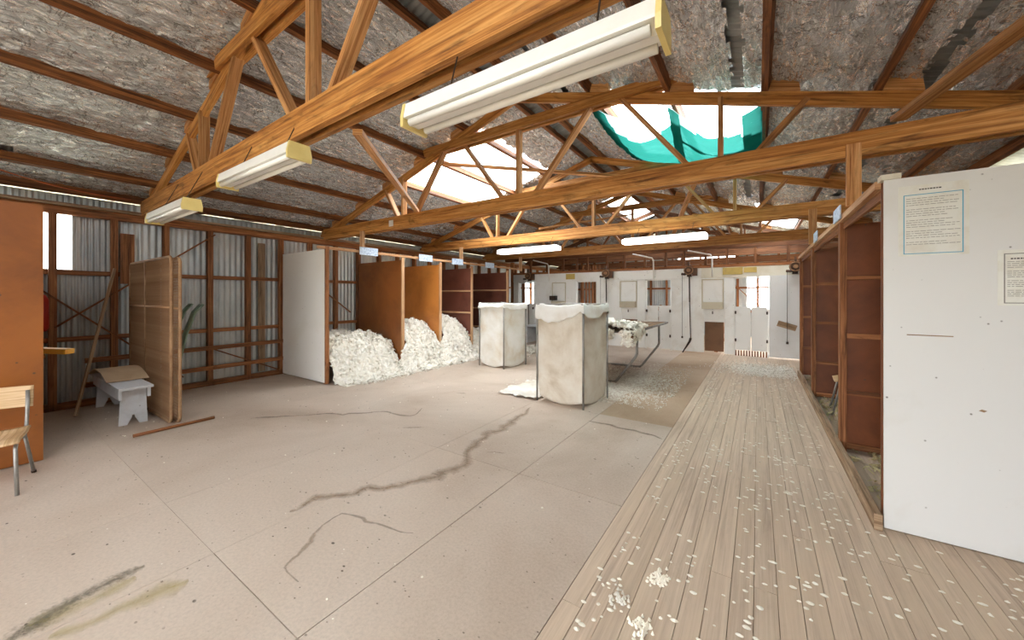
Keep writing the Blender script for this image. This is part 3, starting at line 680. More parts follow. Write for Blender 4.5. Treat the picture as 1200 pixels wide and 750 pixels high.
# shelf bench with bits at the far left
b_ = thing('wall_bench', (-5.6, 10.0, 0), 'white wall bench behind the farther wool pack', 'bench')
MB().box(-6.1, -5.1, 9.75, 10.45, .50, .54).build('bench_top', M_BENCH, b_)
for x in (-6.0, -5.2): MB().box(x - .03, x + .03, 9.8, 10.4, 0, .50).build('leg', M_BENCH, b_)
o = MB().box(-5.50, -5.28, YF - .14, YF - .01, 1.32, 1.46).build('wall_box', M_BLACK); tag(o, 'small black box on the hatch tray behind the farther wool pack', 'box')

# ------------------------------------------------------------------ left stalls
def panel(nm, x0, x1, y, z1, mat, lab, edge=M_STUD, grp=None, front=None):
    t = thing(nm, ((x0 + x1) / 2, y, 0), lab, 'partition', grp)
    MB().box(x0, x1, y, y + .012, .02, z1).build('sheet', mat, t)
    MB().box(x0, x1, y + .05, y + .062, .02, z1).build('sheet', mat, t)
    return t
def stud_at(t, x, y, z1, mat=M_STUD, w=.05):
    MB().box(x - w / 2, x + w / 2, y + .0125, y + .0495, 0, z1).build('edge_stud', mat, t)
LX0, LX1 = XL + .005, -5.93
for y, mat, z1, lab, em in ((3.32, M_WHITEL, 2.225, 'white sheeted stall partition beside the open iron wall', M_STUD),
                       (4.88, M_ORANGE, 2.17, 'dark scuffed orange stall partition between the first two wool heaps', M_PALE),
                       (5.93, M_ORANGE2, 2.15, 'glossy orange stall partition with a diagonal shadow', M_PALE),
                       (7.02, M_MAROON, 2.14, 'maroon stall partition with two battens hung with wool wisps', M_PALE),
                       (8.58, M_MAROON, 2.12, 'dark maroon stall partition behind the farther wool pack', M_PALE)):
    t = panel('stall_partition', LX0, LX1, y, z1, mat, lab, None, 'left stall partitions')
    stud_at(t, LX1 - .025, y, z1 + .01, em); stud_at(t, LX0 + .03, y, z1)
    MB().box(LX1, LX1 + .03, y, y + .062, 0, z1 + .05).build('front_trim', M_PALE if mat is not M_WHITEL else M_STUD, t)
    if mat is M_MAROON:
        for z_ in ((1.58, 1.04, .48) if y < 8 else (1.62, 1.1, .55)):
            MB().box(LX0, LX1, y - .025, y, z_ - .02, z_ + .02).build('batten', M_PALE, t)
sr = thing('stall_rail', (-5.93, 6, 2.2), 'pale timber rail hung from the trusses above the left wool stalls', 'rail')
MB().beam((-5.93, 3.20, 2.25), (-5.93, 9.4, 2.25), .05, .045).build('rail_bar', M_PALE, sr)
for y in TRUSS_Y[1:4]: MB().box(-5.97, -5.89, y - .05, y - .002, 2.2, 2.62).build('hanger', M_PALE, sr)
for y, lab in ((4.12, 'pale blue bin card on the rail above the scuffed orange partition'), (5.50, 'pale blue bin card on the rail above the glossy orange partition'), (6.50, 'pale blue bin card on the rail before the maroon partition'), (7.75, 'small faded bin card on the rail above the last left stall')):
    o = MB().box(-5.887, -5.881, y - .19, y + .19, 2.19, 2.33).build('bin_card', M_SIGN); tag(o, lab, 'card')
o = MB().box(-5.2, -5.1, 4.025, 4.037, 2.63, 2.73).build('switch_box', M_FIX); tag(o, 'small cream switch box on the skylight truss chord', 'switch box')

# ------------------------------------------------------------------ right stalls
t = thing('stall_partition', (1.35, 3.2, 0), 'large white partition carrying two printed posters', 'partition')
MB().box(.655, XRW - .03, 3.20, 3.212, .005, 2.172).build('sheet', M_WHITE, t)
MB().box(.66, .70, 3.2125, 3.255, 0, 2.17).build('edge_stud', M_STUD, t); MB().box(.655, XRW - .03, 3.256, 3.268, .02, 2.17).build('sheet', M_BROWN, t)
MB().box(.64, .73, 3.19, 3.27, 2.173, 2.205).build('cap_block', M_CREAM, t)
for y, lab, zs in ((4.60, 'dark brown battened partition nearest behind the poster panel', (1.62, 1.08, .55, .06)), (6.76, 'dark brown battened partition with a school chair before it', (1.62, 1.07, .51, .06)), (8.52, 'dark brown battened partition at the end of the right stalls', (1.62, 1.07, .51))):
    t = panel('stall_partition', .69, XRW - .03, y, 2.12, M_BROWN, lab, None, 'brown right stall partitions')
    MB().box(.64, .688, y - .03, y + .06, 0, 2.14).build('front_post', M_STUD, t)
    for z_ in zs: MB().box(.69, XRW - .04, y - .022, y, z_ - .022, z_ + .022).build('batten', M_STUD, t)
sr = thing('stall_rail', (.65, 6, 2.1), 'timber rail hung from the trusses above the right brown stalls', 'rail')
MB().beam((.65, 3.27, 2.16), (.65, 8.7, 2.16), .045, .05).build('rail_bar', M_PALE, sr)
MB().beam((.675, 3.27, 2.105), (.675, 8.7, 2.105), .02, .06).build('rail_bar', M_STUD, sr)
for y, dz in ((TRUSS_Y[1] - .002, 0), (TRUSS_Y[2] - .002, 0)): MB().box(.60, .69, y - .045, y, 2.185, 2.68).build('hanger', M_WEB, sr)
for y, lab in ((4.55, 'folded pale blue bin card on the right stall rail'), (6.1, 'small white bin card on the right stall rail')):
    o = MB().box(.612, .622, y - .17, y + .17, 2.15, 2.27).build('bin_card', M_SIGN); tag(o, lab, 'card')
o = MB().box(.60, .64, 3.15, 8.45, .0, .10).build('stall_kerb', M_OLDPLANK); tag(o, 'long worn timber kerb along the foot of the right stalls', 'kerb')
MB().box(.755, .945, 3.1992, 3.2000, 1.212, 1.218).build('scratch', M_OLDPLANK, [o for o in bpy.data.objects if o.get('label') == 'large white partition carrying two printed posters'][0])
MB().prism([(0, 0), (.02, -.006), (.032, .004), (.012, .010)], (1.04, 3.1992, .80), (1, 0, 0), (0, 0, 1), (0, 1, 0), .0008).build('chip', M_OLDPLANK, [o for o in bpy.data.objects if o.get('label') == 'large white partition carrying two printed posters'][0])
# posters
def poster(x0, x1, z0, z1, border, lab, nm, rows, head):
    y = 3.2
    t = thing(nm, ((x0 + x1) / 2, y, z0), lab, 'poster')
    pp = MB().box(x0, x1, y - .0025, y - .0002, z0, z1).build('paper', M_PAPER, t)
    ins = .022; b0, b1, c0, c1 = x0 + ins, x1 - ins, z0 + .012, z1 - (.055 if head else .02); bd = MB(); w = .0045
    for q in ((b0, b1, c0, c0 + w), (b0, b1, c1 - w, c1), (b0, b0 + w, c0, c1), (b1 - w, b1, c0, c1)): bd.box(q[0], q[1], y - .0032, y - .0025, q[2], q[3])
    bd.build('border', border, pp)
    hd = MB(); x = (x0 + x1) / 2 - (.055 if head else .1)
    zt = z1 - .028 if head else c1 - .03
    for k in range(8 if head else 14):
        w = .006 + .004 * RND.random(); hd.box(x, x + w, y - .0032, y - .0025, zt - .003, zt + .004); x += w + .003
    hd.build('heading', M_INKD, pp); ln = MB()
    for r_ in range(rows):
        z_ = c1 - .025 - (c1 - c0 - .05) * (r_ + (0 if head else 2)) / (rows + 1.5); x = b0 + .012
        if r_ % 5 == 4: continue
        end = b1 - .012 - (.06 * RND.random() if r_ % 3 else 0)
        while x < end - .01:
            w = min(.008 + .02 * RND.random(), end - x); ln.box(x, x + w, y - .0031, y - .0025, z_ - .0014, z_ + .0014); x += w + .004
    o = ln.build('printed_lines', M_INK, pp); o['kind'] = 'stuff'
    return t
poster(.718, 1.005, 1.692, 2.118, M_BLUE, 'blue bordered creased poster at the top corner of the white partition', 'poster', 22, True)
poster(1.108, 1.40, 1.398, 1.705, M_INK, 'grey bordered printed notice lower on the white partition', 'poster', 20, False)
# straw on the stall floor
def tufts(mb, pts, ln=.06, wd_=.012):
    for p, n in pts:
        n = Vector(n); a = Vector((RND.gauss(0, 1), RND.gauss(0, 1), RND.gauss(0, 1))); d = (a - n * a.dot(n) * .75).normalized(); s_ = d.cross(n)
        if s_.length < .01: continue
        s_.normalize(); L_ = ln * (.5 + RND.random()); W = wd_ * (.6 + .8 * RND.random()); q = Vector(p); lift = n * (L_ * .25); prev = None
        for k in range(4):
            t_ = k / 3; c = q + d * (L_ * (t_ - .5)) + lift * math.sin(math.pi * t_) + s_ * (L_ * .22 * math.sin(t_ * 5 + p[0] * 40)); w = W * (1 - .7 * abs(t_ - .4))
            i0, i1 = mb.add(c - s_ * w), mb.add(c + s_ * w + n * (w * .6))
            if prev: mb.face([prev[0], i0, i1, prev[1]], [(0, 0), (.1, 0), (.1, .1), (0, .1)])
            prev = (i0, i1)
    return mb
m = MB(); tufts(m, [((.70 + 1.3 * RND.random(), 3.3 + 5.2 * RND.random(), .008), (0, 0, 1)) for k in range(1800)], .09, .010)
tag(m.build('straw_litter', M_STRAW), 'trodden straw and dung on the right stall floor', 'straw', None, 'stuff')

# ------------------------------------------------------------------ wool
def heap(x0, x1f, y0, y1, hfun, lab, n=2600, seed=0):
    t = thing('wool_heap', ((x0 + x1f) / 2, (y0 + y1) / 2, 0), lab, 'wool heap')
    us, vs_ = lin(x0, x1f + .12, 60), lin(y0, y1, 54)
    def hz(x, y):
        xf = x1f + .06 * nse(y * 2.3, seed) + .04 * nse(y * 9, seed)
        if callable(hfun): h = hfun(x, y, xf)
        h += (.11 * nse(x * 3.6, y * 3.6, seed) + .06 * nse(x * 9, y * 9, seed + 2) + .035 * nse(x * 22, y * 22, seed + 4)) * min(1, h / .12)
        return max(.002, h)
    m = MB(); m.grid(lambda x, y: (x + .03 * nse(x * 9, y * 9, seed + 7), min(y1, max(y0, y + .03 * nse(x * 9, y * 9, seed + 8))), hz(x, y)), us, vs_)
    m.build('heap_body', M_WOOL, t, True)
    tm = MB(); P = []
    while len(P) < n:
        x, y = x0 + (x1f + .12 - x0) * RND.random() ** .7, y0 + (y1 - y0) * RND.random(); z_ = hz(x, y)
        if z_ < .006 and RND.random() < .7: continue
        e = .02; nn = Vector((hz(x - e, y) - hz(x + e, y), hz(x, y - e) - hz(x, y + e), 2 * e)).normalized(); P.append(((x, y, z_ + .004), nn))
    if x0 < -5 and seed != 1:
        sp = lambda x, y: max(.002, hz(x, y0 + .01) * (1 - ss(0, .26 + .08 * nse(x * 6, seed), y0 - y)) + .03 * nse(x * 12, y * 12, seed))
        MB().grid(lambda x, y: (x, y, sp(x, y)), lin(-5.87, x1f + .12, 16), lin(y0 - .30, y0 + .012, 12)).build('wool_spill', M_WOOL, t, True)
        for k in range(330):
            x, y = -5.86 + (x1f + 5.96) * RND.random(), y0 - .30 * RND.random(); z_ = sp(x, y)
            if z_ > .006: P.append(((x, y, z_ + .004), Vector((.5, -.6, .6)).normalized()))
    tufts(tm, P, .075, .016).build('wool_locks', M_WOOL, t)['kind'] = 'stuff'
    return t
def h1(x, y, xf):
    d = xf - .20 * ss(4.3, 4.85, y) - .10 * (1 - ss(3.36, 3.6, y)) - x
    return (.70 - .10 * ss(4.2, 4.8, y)) * ss(0, .62, d) ** .8
def h2(x, y, xf): return (.92 - .10 * ss(5.3, 5.9, y)) * ss(0, .75, xf - .10 * ss(5.5, 5.92, y) - x) ** .8
def h3(x, y, xf): return (.95 - .12 * ss(6.4, 7.0, y)) * ss(0, .80, xf - .15 * ss(6.6, 7.0, y) - x) ** .8
def h4(x, y, xf): return .55 * ss(0, .7, xf - x) * ss(8.5, 7.9, y)
heap(XL + .03, -5.56, 3.395, 4.84, h1, 'low wide heap of shorn wool beside the white partition', 3200, 1)
heap(XL + .03, -5.50, 4.975, 5.895, h2, 'tall heap of shorn wool between the two orange partitions', 2600, 12)
heap(XL + .03, -5.46, 6.025, 6.975, h3, 'tall heap of shorn wool between an orange and a maroon partition', 2600, 23)
heap(XL + .06, -5.75, 7.14, 8.52, h4, 'small heap of shorn wool in the last left stall', 1400, 34)
heap(.80, 1.15, 7.2, 7.9, lambda x, y, xf: .26 * max(0, 1 - ((x - .95) / .22) ** 2 - ((y - 7.55) / .33) ** 2), 'small bundle of white wool inside the far right stall', 500, 50)
def litter(name, mat, lab, n, f, ln=.055, wd_=.011):
    m = MB(); tufts(m, [((*f(), .004 + .010 * RND.random() ** 2), (0, 0, 1)) for k in range(n)], ln, wd_)
    return tag(m.build(name, mat), lab, 'wool', None, 'stuff')
def fl1():
    while True:
        x, y = RND.gauss(-2.0, .55), RND.gauss(6.1, .75)
        if 4.85 < y < 8.6 and -3.5 < x < -1.0: return x, y
litter('wool_litter', M_LITTER, 'loose shorn wool scattered on the floor under the table', 9000, fl1, .034, .0045)
def fl2():
    while True:
        x, y = RND.gauss(.15, .33), RND.gauss(8.8, .35) - .3 * RND.random()
        if x < .58 and 7.9 < y < 10: return x, y
litter('wool_litter', M_WOOL, 'white wool swept against the right stalls before the saloon doors', 4200, fl2, .04, .0055)
litter('wool_litter', M_LITTER, 'strip of loose wool along the front of the left heaps', 1100, lambda: (-5.50 + abs(RND.gauss(0, .10)), 3.6 + 4.6 * RND.random()), .05, .01)
litter('wool_litter', M_LITTER, 'loose wool on the floor behind the farther wool pack', 900, lambda: (RND.gauss(-5.0, .45), RND.gauss(8.6, .4)), .08, .018)

# ------------------------------------------------------------------ wool packs in stands
def pack(cx, cy, rot, w, d, h, lab, seed, lean=0):
    M = Matrix.Translation((cx, cy, 0)) @ Matrix.Rotation(rot, 4, 'Z')
    t = thing('wool_pack_stand', (cx, cy, 0), lab, 'wool pack', 'wool packs')
    def outline(n=56, grow=0, r=.06):
        P = []; a, b = w / 2 + grow, d / 2 + grow
        per = [(-a, -b), (a, -b), (a, b), (-a, b)]
        for k in range(4):
            p, q = per[k], per[(k + 1) % 4]
            for u in (0, .025, .07, .14, .22, .31, .40, .5, .60, .69, .78, .86, .93, .975):
                P.append((p[0] + (q[0] - p[0]) * u, p[1] + (q[1] - p[1]) * u, math.sin(math.pi * u)))
        return P
    O = outline(); n = len(O)
    m = MB(M); rows = 34
    for r_ in range(rows + 1):
        v = r_ / rows; z_ = .03 + (h - .03) * v
        for k, (x, y, s_) in enumerate(O):
            bulge = .008 * s_ * math.sin(math.pi * min(1, v * 1.0)) + .004 * s_ * (1 - v)
            sag = .05 * (1 - s_) * (1 - v) ** 3 - .03 * s_ * (1 - v) ** 4
            fold = (.010 if seed < 9 else .022) * nse(k * .75, z_ * 1.1, seed) + .008 * nse(k * .9, z_ * 5, seed + 3)
            ln_ = math.hypot(x, y); f = 1 + (bulge + fold - .02 * (1 - v) ** 8) / ln_
            m.add((x * f, y * f, z_ + sag * (1 if v < .6 else 0) * .8))
    for r_ in range(rows):
        for k in range(n):
            k2 = (k + 1) % n; a = r_ * n
            m.face([a + k, a + k2, a + n + k2, a + n + k], [(k * .05, r_ * .04), (k * .05 + .05, r_ * .04), (k * .05 + .05, r_ * .04 + .04), (k * .05, r_ * .04 + .04)])
    m.face(list(reversed(range(n))), [(.01 * k, 0) for k in range(n)])
    bag = m.build('bag', M_BAG if seed < 9 else M_CLOTH, t, True)
    # turned-down cuff with an uneven hem
    c = MB(M); cr = 9
    for r_ in range(cr + 1):
        v = r_ / cr
        for k, (x, y, s_) in enumerate(O):
            drop = max(.05, .17 + .20 * nse(k * .10, seed * 1.7) + .06 * nse(k * .45, seed))
            out = .024 * math.sin(min(1, v * 2.2) * math.pi / 2) + .010 * s_ + (.022 * nse(k * .8, v * 3, seed + 9) + .010) * v
            z_ = h + .018 * math.sin(v * math.pi * .5 + .8) - .022 * s_ + .014 * nse(k * .5, 3, seed) - drop * max(0, v - .12)
            ln_ = math.hypot(x, y); f = 1 + (out + .008) / ln_; c.add((x * f, y * f, z_))
    for r_ in range(cr):
        for k in range(n):
            k2 = (k + 1) % n; a = r_ * n; c.face([a + k2, a + k, a + n + k, a + n + k2], [(k * .05 + .05, r_ * .03), (k * .05, r_ * .03), (k * .05, r_ * .03 + .03), (k * .05 + .05, r_ * .03 + .03)])
    c.build('cuff', M_CUFF, bag, True, None, .004)
    for sx in (-1, 1):
        for sy in (-1, 1):
            x, y = sx * (w / 2 + .010), sy * (d / 2 + .010); MB(M).tube([(x, y, 0), (x, y, h - .02)], .013, 8).build('leg', M_STEEL, t, True)
    a, b = w / 2 + .012, d / 2 + .012
    MB(M).tube([(-a, -b, h), (a, -b, h), (a, b, h), (-a, b, h)], .012, 8, True).build('top_ring', M_STEEL, t, True)
    return t
pack(-2.17, 4.78, -.10, .70, .68, 1.335, 'bulky stained wool pack in a steel stand in front of the table', 3)
pack(-4.47, 6.34, -.12, .66, .68, 1.30, 'slacker whiter wool pack in a steel stand near the maroon partitions', 21)
# crumpled cloth lying beside the near pack
m = MB(); us, vs_ = lin(0, .62, 26), lin(0, .95, 36)
def fc(u, v):
    x = -3.22 + u + .08 * nse(v * 4, 1) ; y = 4.45 + v * .95 + u * -.05
    return (x + .05 * nse(u * 7, v * 7, 5), y + .05 * nse(u * 7, v * 7, 9), .012 + abs(.07 * nse(u * 6, v * 4, 2)) + abs(.035 * nse(u * 14, v * 12, 3)))
tag(m.grid(fc, us, vs_).build('empty_pack', M_CLOTH, None, True, None, .004), 'crumpled empty wool pack lying on the floor beside the full one', 'cloth')

# ------------------------------------------------------------------ skirting table
tx0, tx1, ty0, ty1, tz = -3.15, -1.60, 5.75, 8.35, .885
t = thing('wool_table', ((tx0 + tx1) / 2, (ty0 + ty1) / 2, 0), 'slatted wool table on bent steel pipe legs', 'table')
fr = MB(); fr.tube([(tx0, ty0, tz), (tx1, ty0, tz), (tx1, ty1, tz), (tx0, ty1, tz)], .022, 8, True); fr.build('rim', M_STEEL, t, True)
sl = MB().box(0, .036, ty0 + .02, ty1 - .02, tz - .012, tz + .010).mesh('slat', Vector((0, (ty0 + ty1) / 2, tz))); sl.materials.append(M_OLDPLANK)
for k in range(31): place('slat', sl, (tx0 + .03 + k * .048, (ty0 + ty1) / 2, tz), t)
for y in (6.05, 7.64):
    for x, s_ in ((tx1 - .02, 1), (tx0 + .02, -1)):
        MB().tube([(x, y, tz - .01), (x, y, .52), (x - s_ * .02, y, .47), (x - s_ * .33, y, .05), (x - s_ * .37, y, .022), (x - s_ * .42, y, .020), ((tx0 + tx1) / 2, y, .020)], .021, 8).build('leg', M_STEEL, t, True)
# fleece lying over the near end of the table
def fleece():
    t2 = thing('fleece', (-2.2, 6.1, tz), 'white fleece spilling over the near end of the wool table', 'fleece')
    hz = lambda x, y: tz + .02 + max(0, .13 * (1 - ((x + 2.25) / .75) ** 2) * (1 - ss(5.9, 6.9, y))) + .05 * nse(x * 6, y * 6, 3) + .03 * nse(x * 15, y * 15, 4)
    m = MB(); m.grid(lambda x, y: (x, y, max(tz + .026, hz(x, y))), lin(-3.0, -1.62, 34), lin(5.74, 6.85, 26)); m.build('fleece_body', M_WOOL, t2, True)
    P = []
    for k in range(3600):
        x, y = -3.0 + 1.36 * RND.random(), 5.70 + 1.1 * RND.random() ** 1.4; P.append(((x, y, max(tz + .03, hz(x, y) + .01)), Vector((RND.gauss(0, .3), RND.gauss(-.2, .3), 1)).normalized()))
    for k in range(230):
        c = RND.choice([-2.9, -2.6, -2.42, -2.12, -1.95, -1.72, -1.66]); dp = {-2.12: .62, -1.66: .22, -1.72: .2}.get(c, .10) * RND.random()
        P.append(((RND.gauss(c, .022), 5.70 + RND.gauss(0, .02), tz + .02 - dp), (RND.gauss(0, .2), -1, 0)))
    for k in range(160):
        y = 5.72 + .55 * RND.random(); P.append(((-1.585 + RND.gauss(0, .012), y, tz + .04 - .22 * RND.random() * (1 - (y - 5.7))), (1, 0, 0)))
    tm = MB(); tufts(tm, P, .09, .019).build('wool_locks', M_WOOL, t2)['kind'] = 'stuff'
fleece()

# ------------------------------------------------------------------ fluorescent lights
def light(x0, x1, y, z, lab, open_tubes=True, top=2.60, ytop=None, box=False):
    t = thing('fluorescent_light', ((x0 + x1) / 2, y, z), lab, 'light fitting', 'fluorescent lights')
    if box:
        MB().prism([(-.11, 0), (.11, 0), (.10, .075), (-.10, .075)], (x0, y, z), (0, 1, 0), (0, 0, 1), (1, 0, 0), x1 - x0).build('diffuser', M_LIT, t)
        MB().box(x0 + .02, x1 - .02, y - .05, y + .05, z + .075, z + .10).build('body', M_FIX, t)
    else:
        pr = [(-.075, .034), (-.02, .034), (-.02, .012), (.02, .012), (.02, .034), (.075, .034), (.075, .045), (.062, .105), (-.062, .105), (-.075, .045)]
        MB().prism(pr, (x0, y, z), (0, 1, 0), (0, 0, 1), (1, 0, 0), x1 - x0).build('body', M_FIX, t); bd_ = [c for c in t.children if c.name.startswith('body')][0]
        if open_tubes:
            for s_ in (-1, 1): MB().tube([(x0 + .02, y + s_ * .05, z + .014), (x1 - .02, y + s_ * .05, z + .014)], .018, 10).build('tube', M_TUBE, bd_, True)
        for xa, xb in ((x0 - .018, x0), (x1, x1 + .018)):
            MB().prism([(-.078, .0), (.078, .0), (.080, .045), (.066, .112), (-.066, .112), (-.080, .045)], (xa, y, z - .006), (0, 1, 0), (0, 0, 1), (1, 0, 0), xb - xa).build('end_cap', M_FIXY, bd_)
    for x in (x0 + .22, x1 - .22):
        MB().tube([(x, y, z + .10), (x, (ytop or y), top)], .004, 5).build('chain', M_BLACK, t)
LG = [(-1.41, -.26, 1.25, 2.27, 'fluorescent light with long white batten hung before the nearest truss', False), (-3.72, -2.55, 1.25, 2.36, 'fluorescent light with yellowed ends chained to the truss near the iron wall', False),
      (-5.60, -4.42, 1.20, 2.26, 'fluorescent light with wide reflector above the bench and wire screens', False)]
for x0, x1, y, z_, lab, bx in LG: light(x0, x1, y, z_, lab, True, 2.70, 1.345, bx)
light(-4.66, -3.25, 6.50, 2.36, 'flat white box light above the farther wool pack', False, 2.66, 6.695, True)
light(-1.97, -.66, 6.50, 2.36, 'flat white box light above the wool table', False, 2.66, 6.695, True)

# ------------------------------------------------------------------ left corner things
t = thing('corner_partition', (-5.23, -.4, 0), 'orange hardboard partition behind the school chair', 'partition')
MB().box(-5.255, -5.235, -1.6, .40, .01, 2.25).build('sheet', M_ORANGE, t)
MB().box(-5.295, -5.256, .35, .40, 0, 2.25).build('edge_stud', M_STUD, t); MB().box(-5.295, -5.256, -1.6, -1.55, 0, 2.25).build('edge_stud', M_STUD, t)
tag(MB().box(-7.30, -5.30, -.62, -.60, .0, 2.5).build('shading_partition', M_BROWN), 'unseen board partition added to darken the corner behind the orange partition', 'partition')  # out of view, added to block light so the corner goes dark
def school_chair(cx, cy, rot, lab, sh=.385, bh=.725, w=.36, d=.36):
    M = Matrix.Translation((cx, cy, 0)) @ Matrix.Rotation(rot, 4, 'Z')   # faces local +x
    t = thing('school_chair', (cx, cy, 0), lab, 'chair', 'school chairs')
    m = MB(M); m.grid(lambda u, v: (u, v, sh + .012 * (2 * abs(v) / w) ** 2 + .02 * ss(-d / 2 + .1, -d / 2, u) - .02 * ss(d / 2 - .07, d / 2, u)), lin(-d / 2, d / 2, 12), lin(-w / 2, w / 2, 12), lambda u, v: (abs(u) / (d / 2)) ** 6 + (abs(v) / (w / 2)) ** 6 > 1.25)
    m.build('seat', M_PLY, t, True, None, .012)
    m = MB(M); m.grid(lambda v, z_: (-d / 2 - .06 - .02 * (z_ - bh + .16) / .16 - .035 * (1 - (2 * v / w) ** 2), v, z_), lin(-w / 2, w / 2, 18), lin(bh - .165, bh, 12), lambda v, z_: (abs(v) / (w / 2)) ** 8 + (abs(z_ - bh + .082) / .083) ** 8 > 1.2)
    m.build('backrest', M_PLY, t, True, None, .011)
    for s_ in (-1, 1):
        y = s_ * (w / 2 - .025)
        MB(M).tube([(d / 2 + .02, y + s_ * .02, 0), (d / 2 - .05, y, sh - .06), (d / 2 - .08, y, sh - .025), (d / 2 - .13, y, sh - .016), (-d / 2 + .02, y, sh - .016), (-d / 2 - .01, y, sh), (-d / 2 - .045, y, sh + .14), (-d / 2 - .055, y, bh - .03)], .0115, 8).build('side_frame', M_STEEL, t, True)
        lg = MB(M).tube([(-d / 2 + .04, y, sh - .02), (-d / 2 - .13, y + s_ * .02, 0)], .0115, 8).build('leg', M_STEEL, t, True)
        MB(M).tube([(-d / 2 - .122, y + s_ * .019, .02), (-d / 2 - .131, y + s_ * .0201, .0)], .0145, 8).build('rubber_foot', M_BLACK, lg)
    MB(M).tube([(-d / 2 + .05, -w / 2 + .03, sh - .028), (-d / 2 + .05, w / 2 - .03, sh - .028)], .010, 8).build('cross_bar', M_STEEL, t, True)
    return t
school_chair(-4.70, .085, -.22, 'small plywood school chair on steel legs against the orange partition', .385, .725, .38, .34)
school_chair(.97, 6.08, math.pi * .98, 'plywood school chair half hidden inside the right brown stall', .42, .76, .38, .36)
o = MB(); 
# bench
t = thing('bench', (-6.5, 1.09, 0), 'white painted wooden bench with notched board ends', 'bench')
MB().box(-7.30, -5.76, .945, 1.225, .412, .437).build('seat_board', M_BENCH, t)
for y in (.955, 1.187): MB().box(-7.22, -5.83, y, y + .028, .30, .411).build('apron', M_BENCH, t)
for x in (-5.92, -7.16):
    MB().prism([(-.118, 0), (-.05, 0), (-.012, .085), (-.012, .105), (.012, .105), (.012, .085), (.05, 0), (.118, 0), (.100, .41), (-.100, .41)], (x, 1.085, 0), (0, 1, 0), (0, 0, 1), (1, 0, 0), .025).build('end_leg', M_BENCH, t)
m = MB(); m.grid(lambda u, v: (-6.95 + u, .93 + v + .02 * u, .448 + .10 * (1 - ((u - .25) / .45) ** 2) * (1 if abs(u - .25) < .45 else 0) + .01 * nse(u * 5, v * 5)), lin(-.35, .72, 20), lin(-.02, .34, 6))
tag(m.build('cardboard_sheet', M_CARD, None, False, None, .006), 'bent cardboard sheet arched over the white bench', 'cardboard')
# wire screens
def screen(y, x0, x1, z1, tilt, lab):
    t = thing('wire_screen', ((x0 + x1) / 2, y, 0), lab, 'screen', 'wire screens'); r = .07
    Y = lambda z_: y + tilt * z_
    def rp(x0, x1, z0, z1):
        P = []
        for cx, cz, a0 in ((x0 + r, z0 + r, 180), (x1 - r, z0 + r, 270), (x1 - r, z1 - r, 0), (x0 + r, z1 - r, 90)):
            for k in range(5):
                a = math.radians(a0 + 22.5 * k); zz = cz + r * math.sin(a); P.append((cx + r * math.cos(a), Y(zz), zz))
        return P
    MB().tube(rp(x0, x1, .02, z1), .016, 8, True).build('frame', M_RUST, t, True)
    MB().tube([(x0, Y(1.32 * z1 / 1.9), 1.32 * z1 / 1.9 - .0), (x1, Y(1.32 * z1 / 1.9), 1.32 * z1 / 1.9)], .012, 8).build('cross_bar', M_PALE, t, True)
    xm = x0 + .42 * (x1 - x0); MB().tube([(xm, Y(.02), .02), (xm, Y(z1), z1)], .014, 8).build('upright_bar', M_RUST, t, True)
    w = MB(); k = x0 + .03
    while k < x1 - .02: w.tube([(k, Y(.03), .03), (k, Y(z1 - .01), z1 - .01)], .0036, 4); k += .036
    k = .04
    while k < z1: w.tube([(x0 + .01, Y(k) + .006, k), (x1 - .01, Y(k) + .006, k)], .0036, 4); k += .034
    w.build('wire_mesh', M_RUST, t)['kind'] = 'stuff'
screen(1.315, -7.30, -5.50, 1.90, 0, 'rusty wire mesh screen standing beside the bench, on the chair side')
screen(1.375, -7.28, -5.44, 1.885, 0, 'rusty wire mesh screen standing behind the other screen')
o = MB().beam((-6.75, .75, .02), (-7.30, 1.16, 1.82), .05, .03, (0, 1, 0)).build('leaning_plank', M_OLDPLANK); tag(o, 'narrow plank leaning on the iron wall behind the bench', 'plank')
o = MB().beam((-6.05, .28, .93), (-5.70, .60, .90), .09, .05).build('plank', M_YELLOW); tag(o, 'short yellow painted plank poking past the orange partition', 'plank')
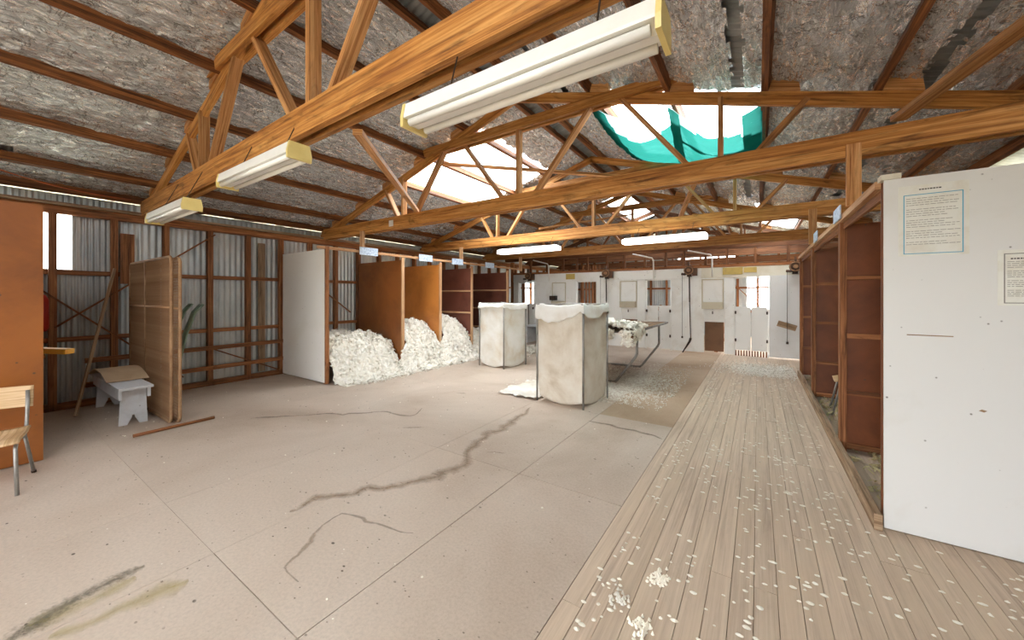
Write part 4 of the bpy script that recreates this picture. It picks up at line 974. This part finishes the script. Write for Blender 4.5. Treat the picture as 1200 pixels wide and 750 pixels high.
t = thing('trestle', (-6.3, .2, 0), 'dark timber trestle behind the orange partition', 'trestle')
MB().box(-6.9, -5.75, .05, .45, .84, .885).build('top_board', M_PURLIN, t)
for x in (-6.8, -5.9): MB().box(x - .04, x + .04, .08, .16, 0, .84).build('leg', M_PURLIN, t); MB().box(x - .04, x + .04, .34, .42, 0, .84).build('leg', M_PURLIN, t)
t = thing('fire_extinguisher', (-7.22, .43, 1.0), 'red cylinder hung on the iron wall under the small window', 'extinguisher')
MB().tube([(-7.25, .53, 1.02), (-7.25, .53, 1.06), (-7.25, .53, 1.40), (-7.25, .53, 1.45), (-7.25, .53, 1.48)], [.05, .07, .07, .05, .02], 14).build('cylinder', M_RED, t, True)
MB().tube([(-7.25, .53, 1.48), (-7.25, .53, 1.53)], .025, 8).build('valve', M_BLACK, t)
o = MB().tube([(-5.316, .975, .018), (-5.33, 1.3, .018), (-5.342, 1.66, .018)], .017, 8).build('pole', M_PURLIN, None, True); tag(o, 'brown pole lying on the floor in front of the wire screens', 'pole')
# green curved runner and its twin leaning behind the screens
for dx, lab in ((0, 'pale green curved runner board leaning behind the wire screens'), (-.45, 'green curved runner board deeper behind the wire screens')):
    m = MB(); pr = [(0, .02), (.16, .25), (.36, .9), (.52, 1.22), (.66, 1.33)]; b = 0
    base = Vector((-6.9 + dx, 1.55, 0))
    m.grid(lambda u, v: base + Vector((v + .02 * u, .25 * (pr[int(u)][0] + (pr[min(4, int(u) + 1)][0] - pr[int(u)][0]) * (u - int(u))) * 2.4, pr[int(u)][1] + (pr[min(4, int(u) + 1)][1] - pr[int(u)][1]) * (u - int(u)))), lin(0, 4, 16), lin(0, .16, 2))
    tag(m.build('runner_board', M_GREEN, None, True, None, .02), lab, 'board')
# sagging cable along the left eave
m = MB().tube([(-7.2 + .5 * (1 - k / 14), -.3 + 1.6 * k / 14, 2.98 - .1 * math.sin(math.pi * k / 14) - .20 * k / 14) for k in range(15)], .007, 6)
tag(m.build('hanging_cable', M_CORD, None, True), 'thin orange cable sagging below the left eave', 'cable')
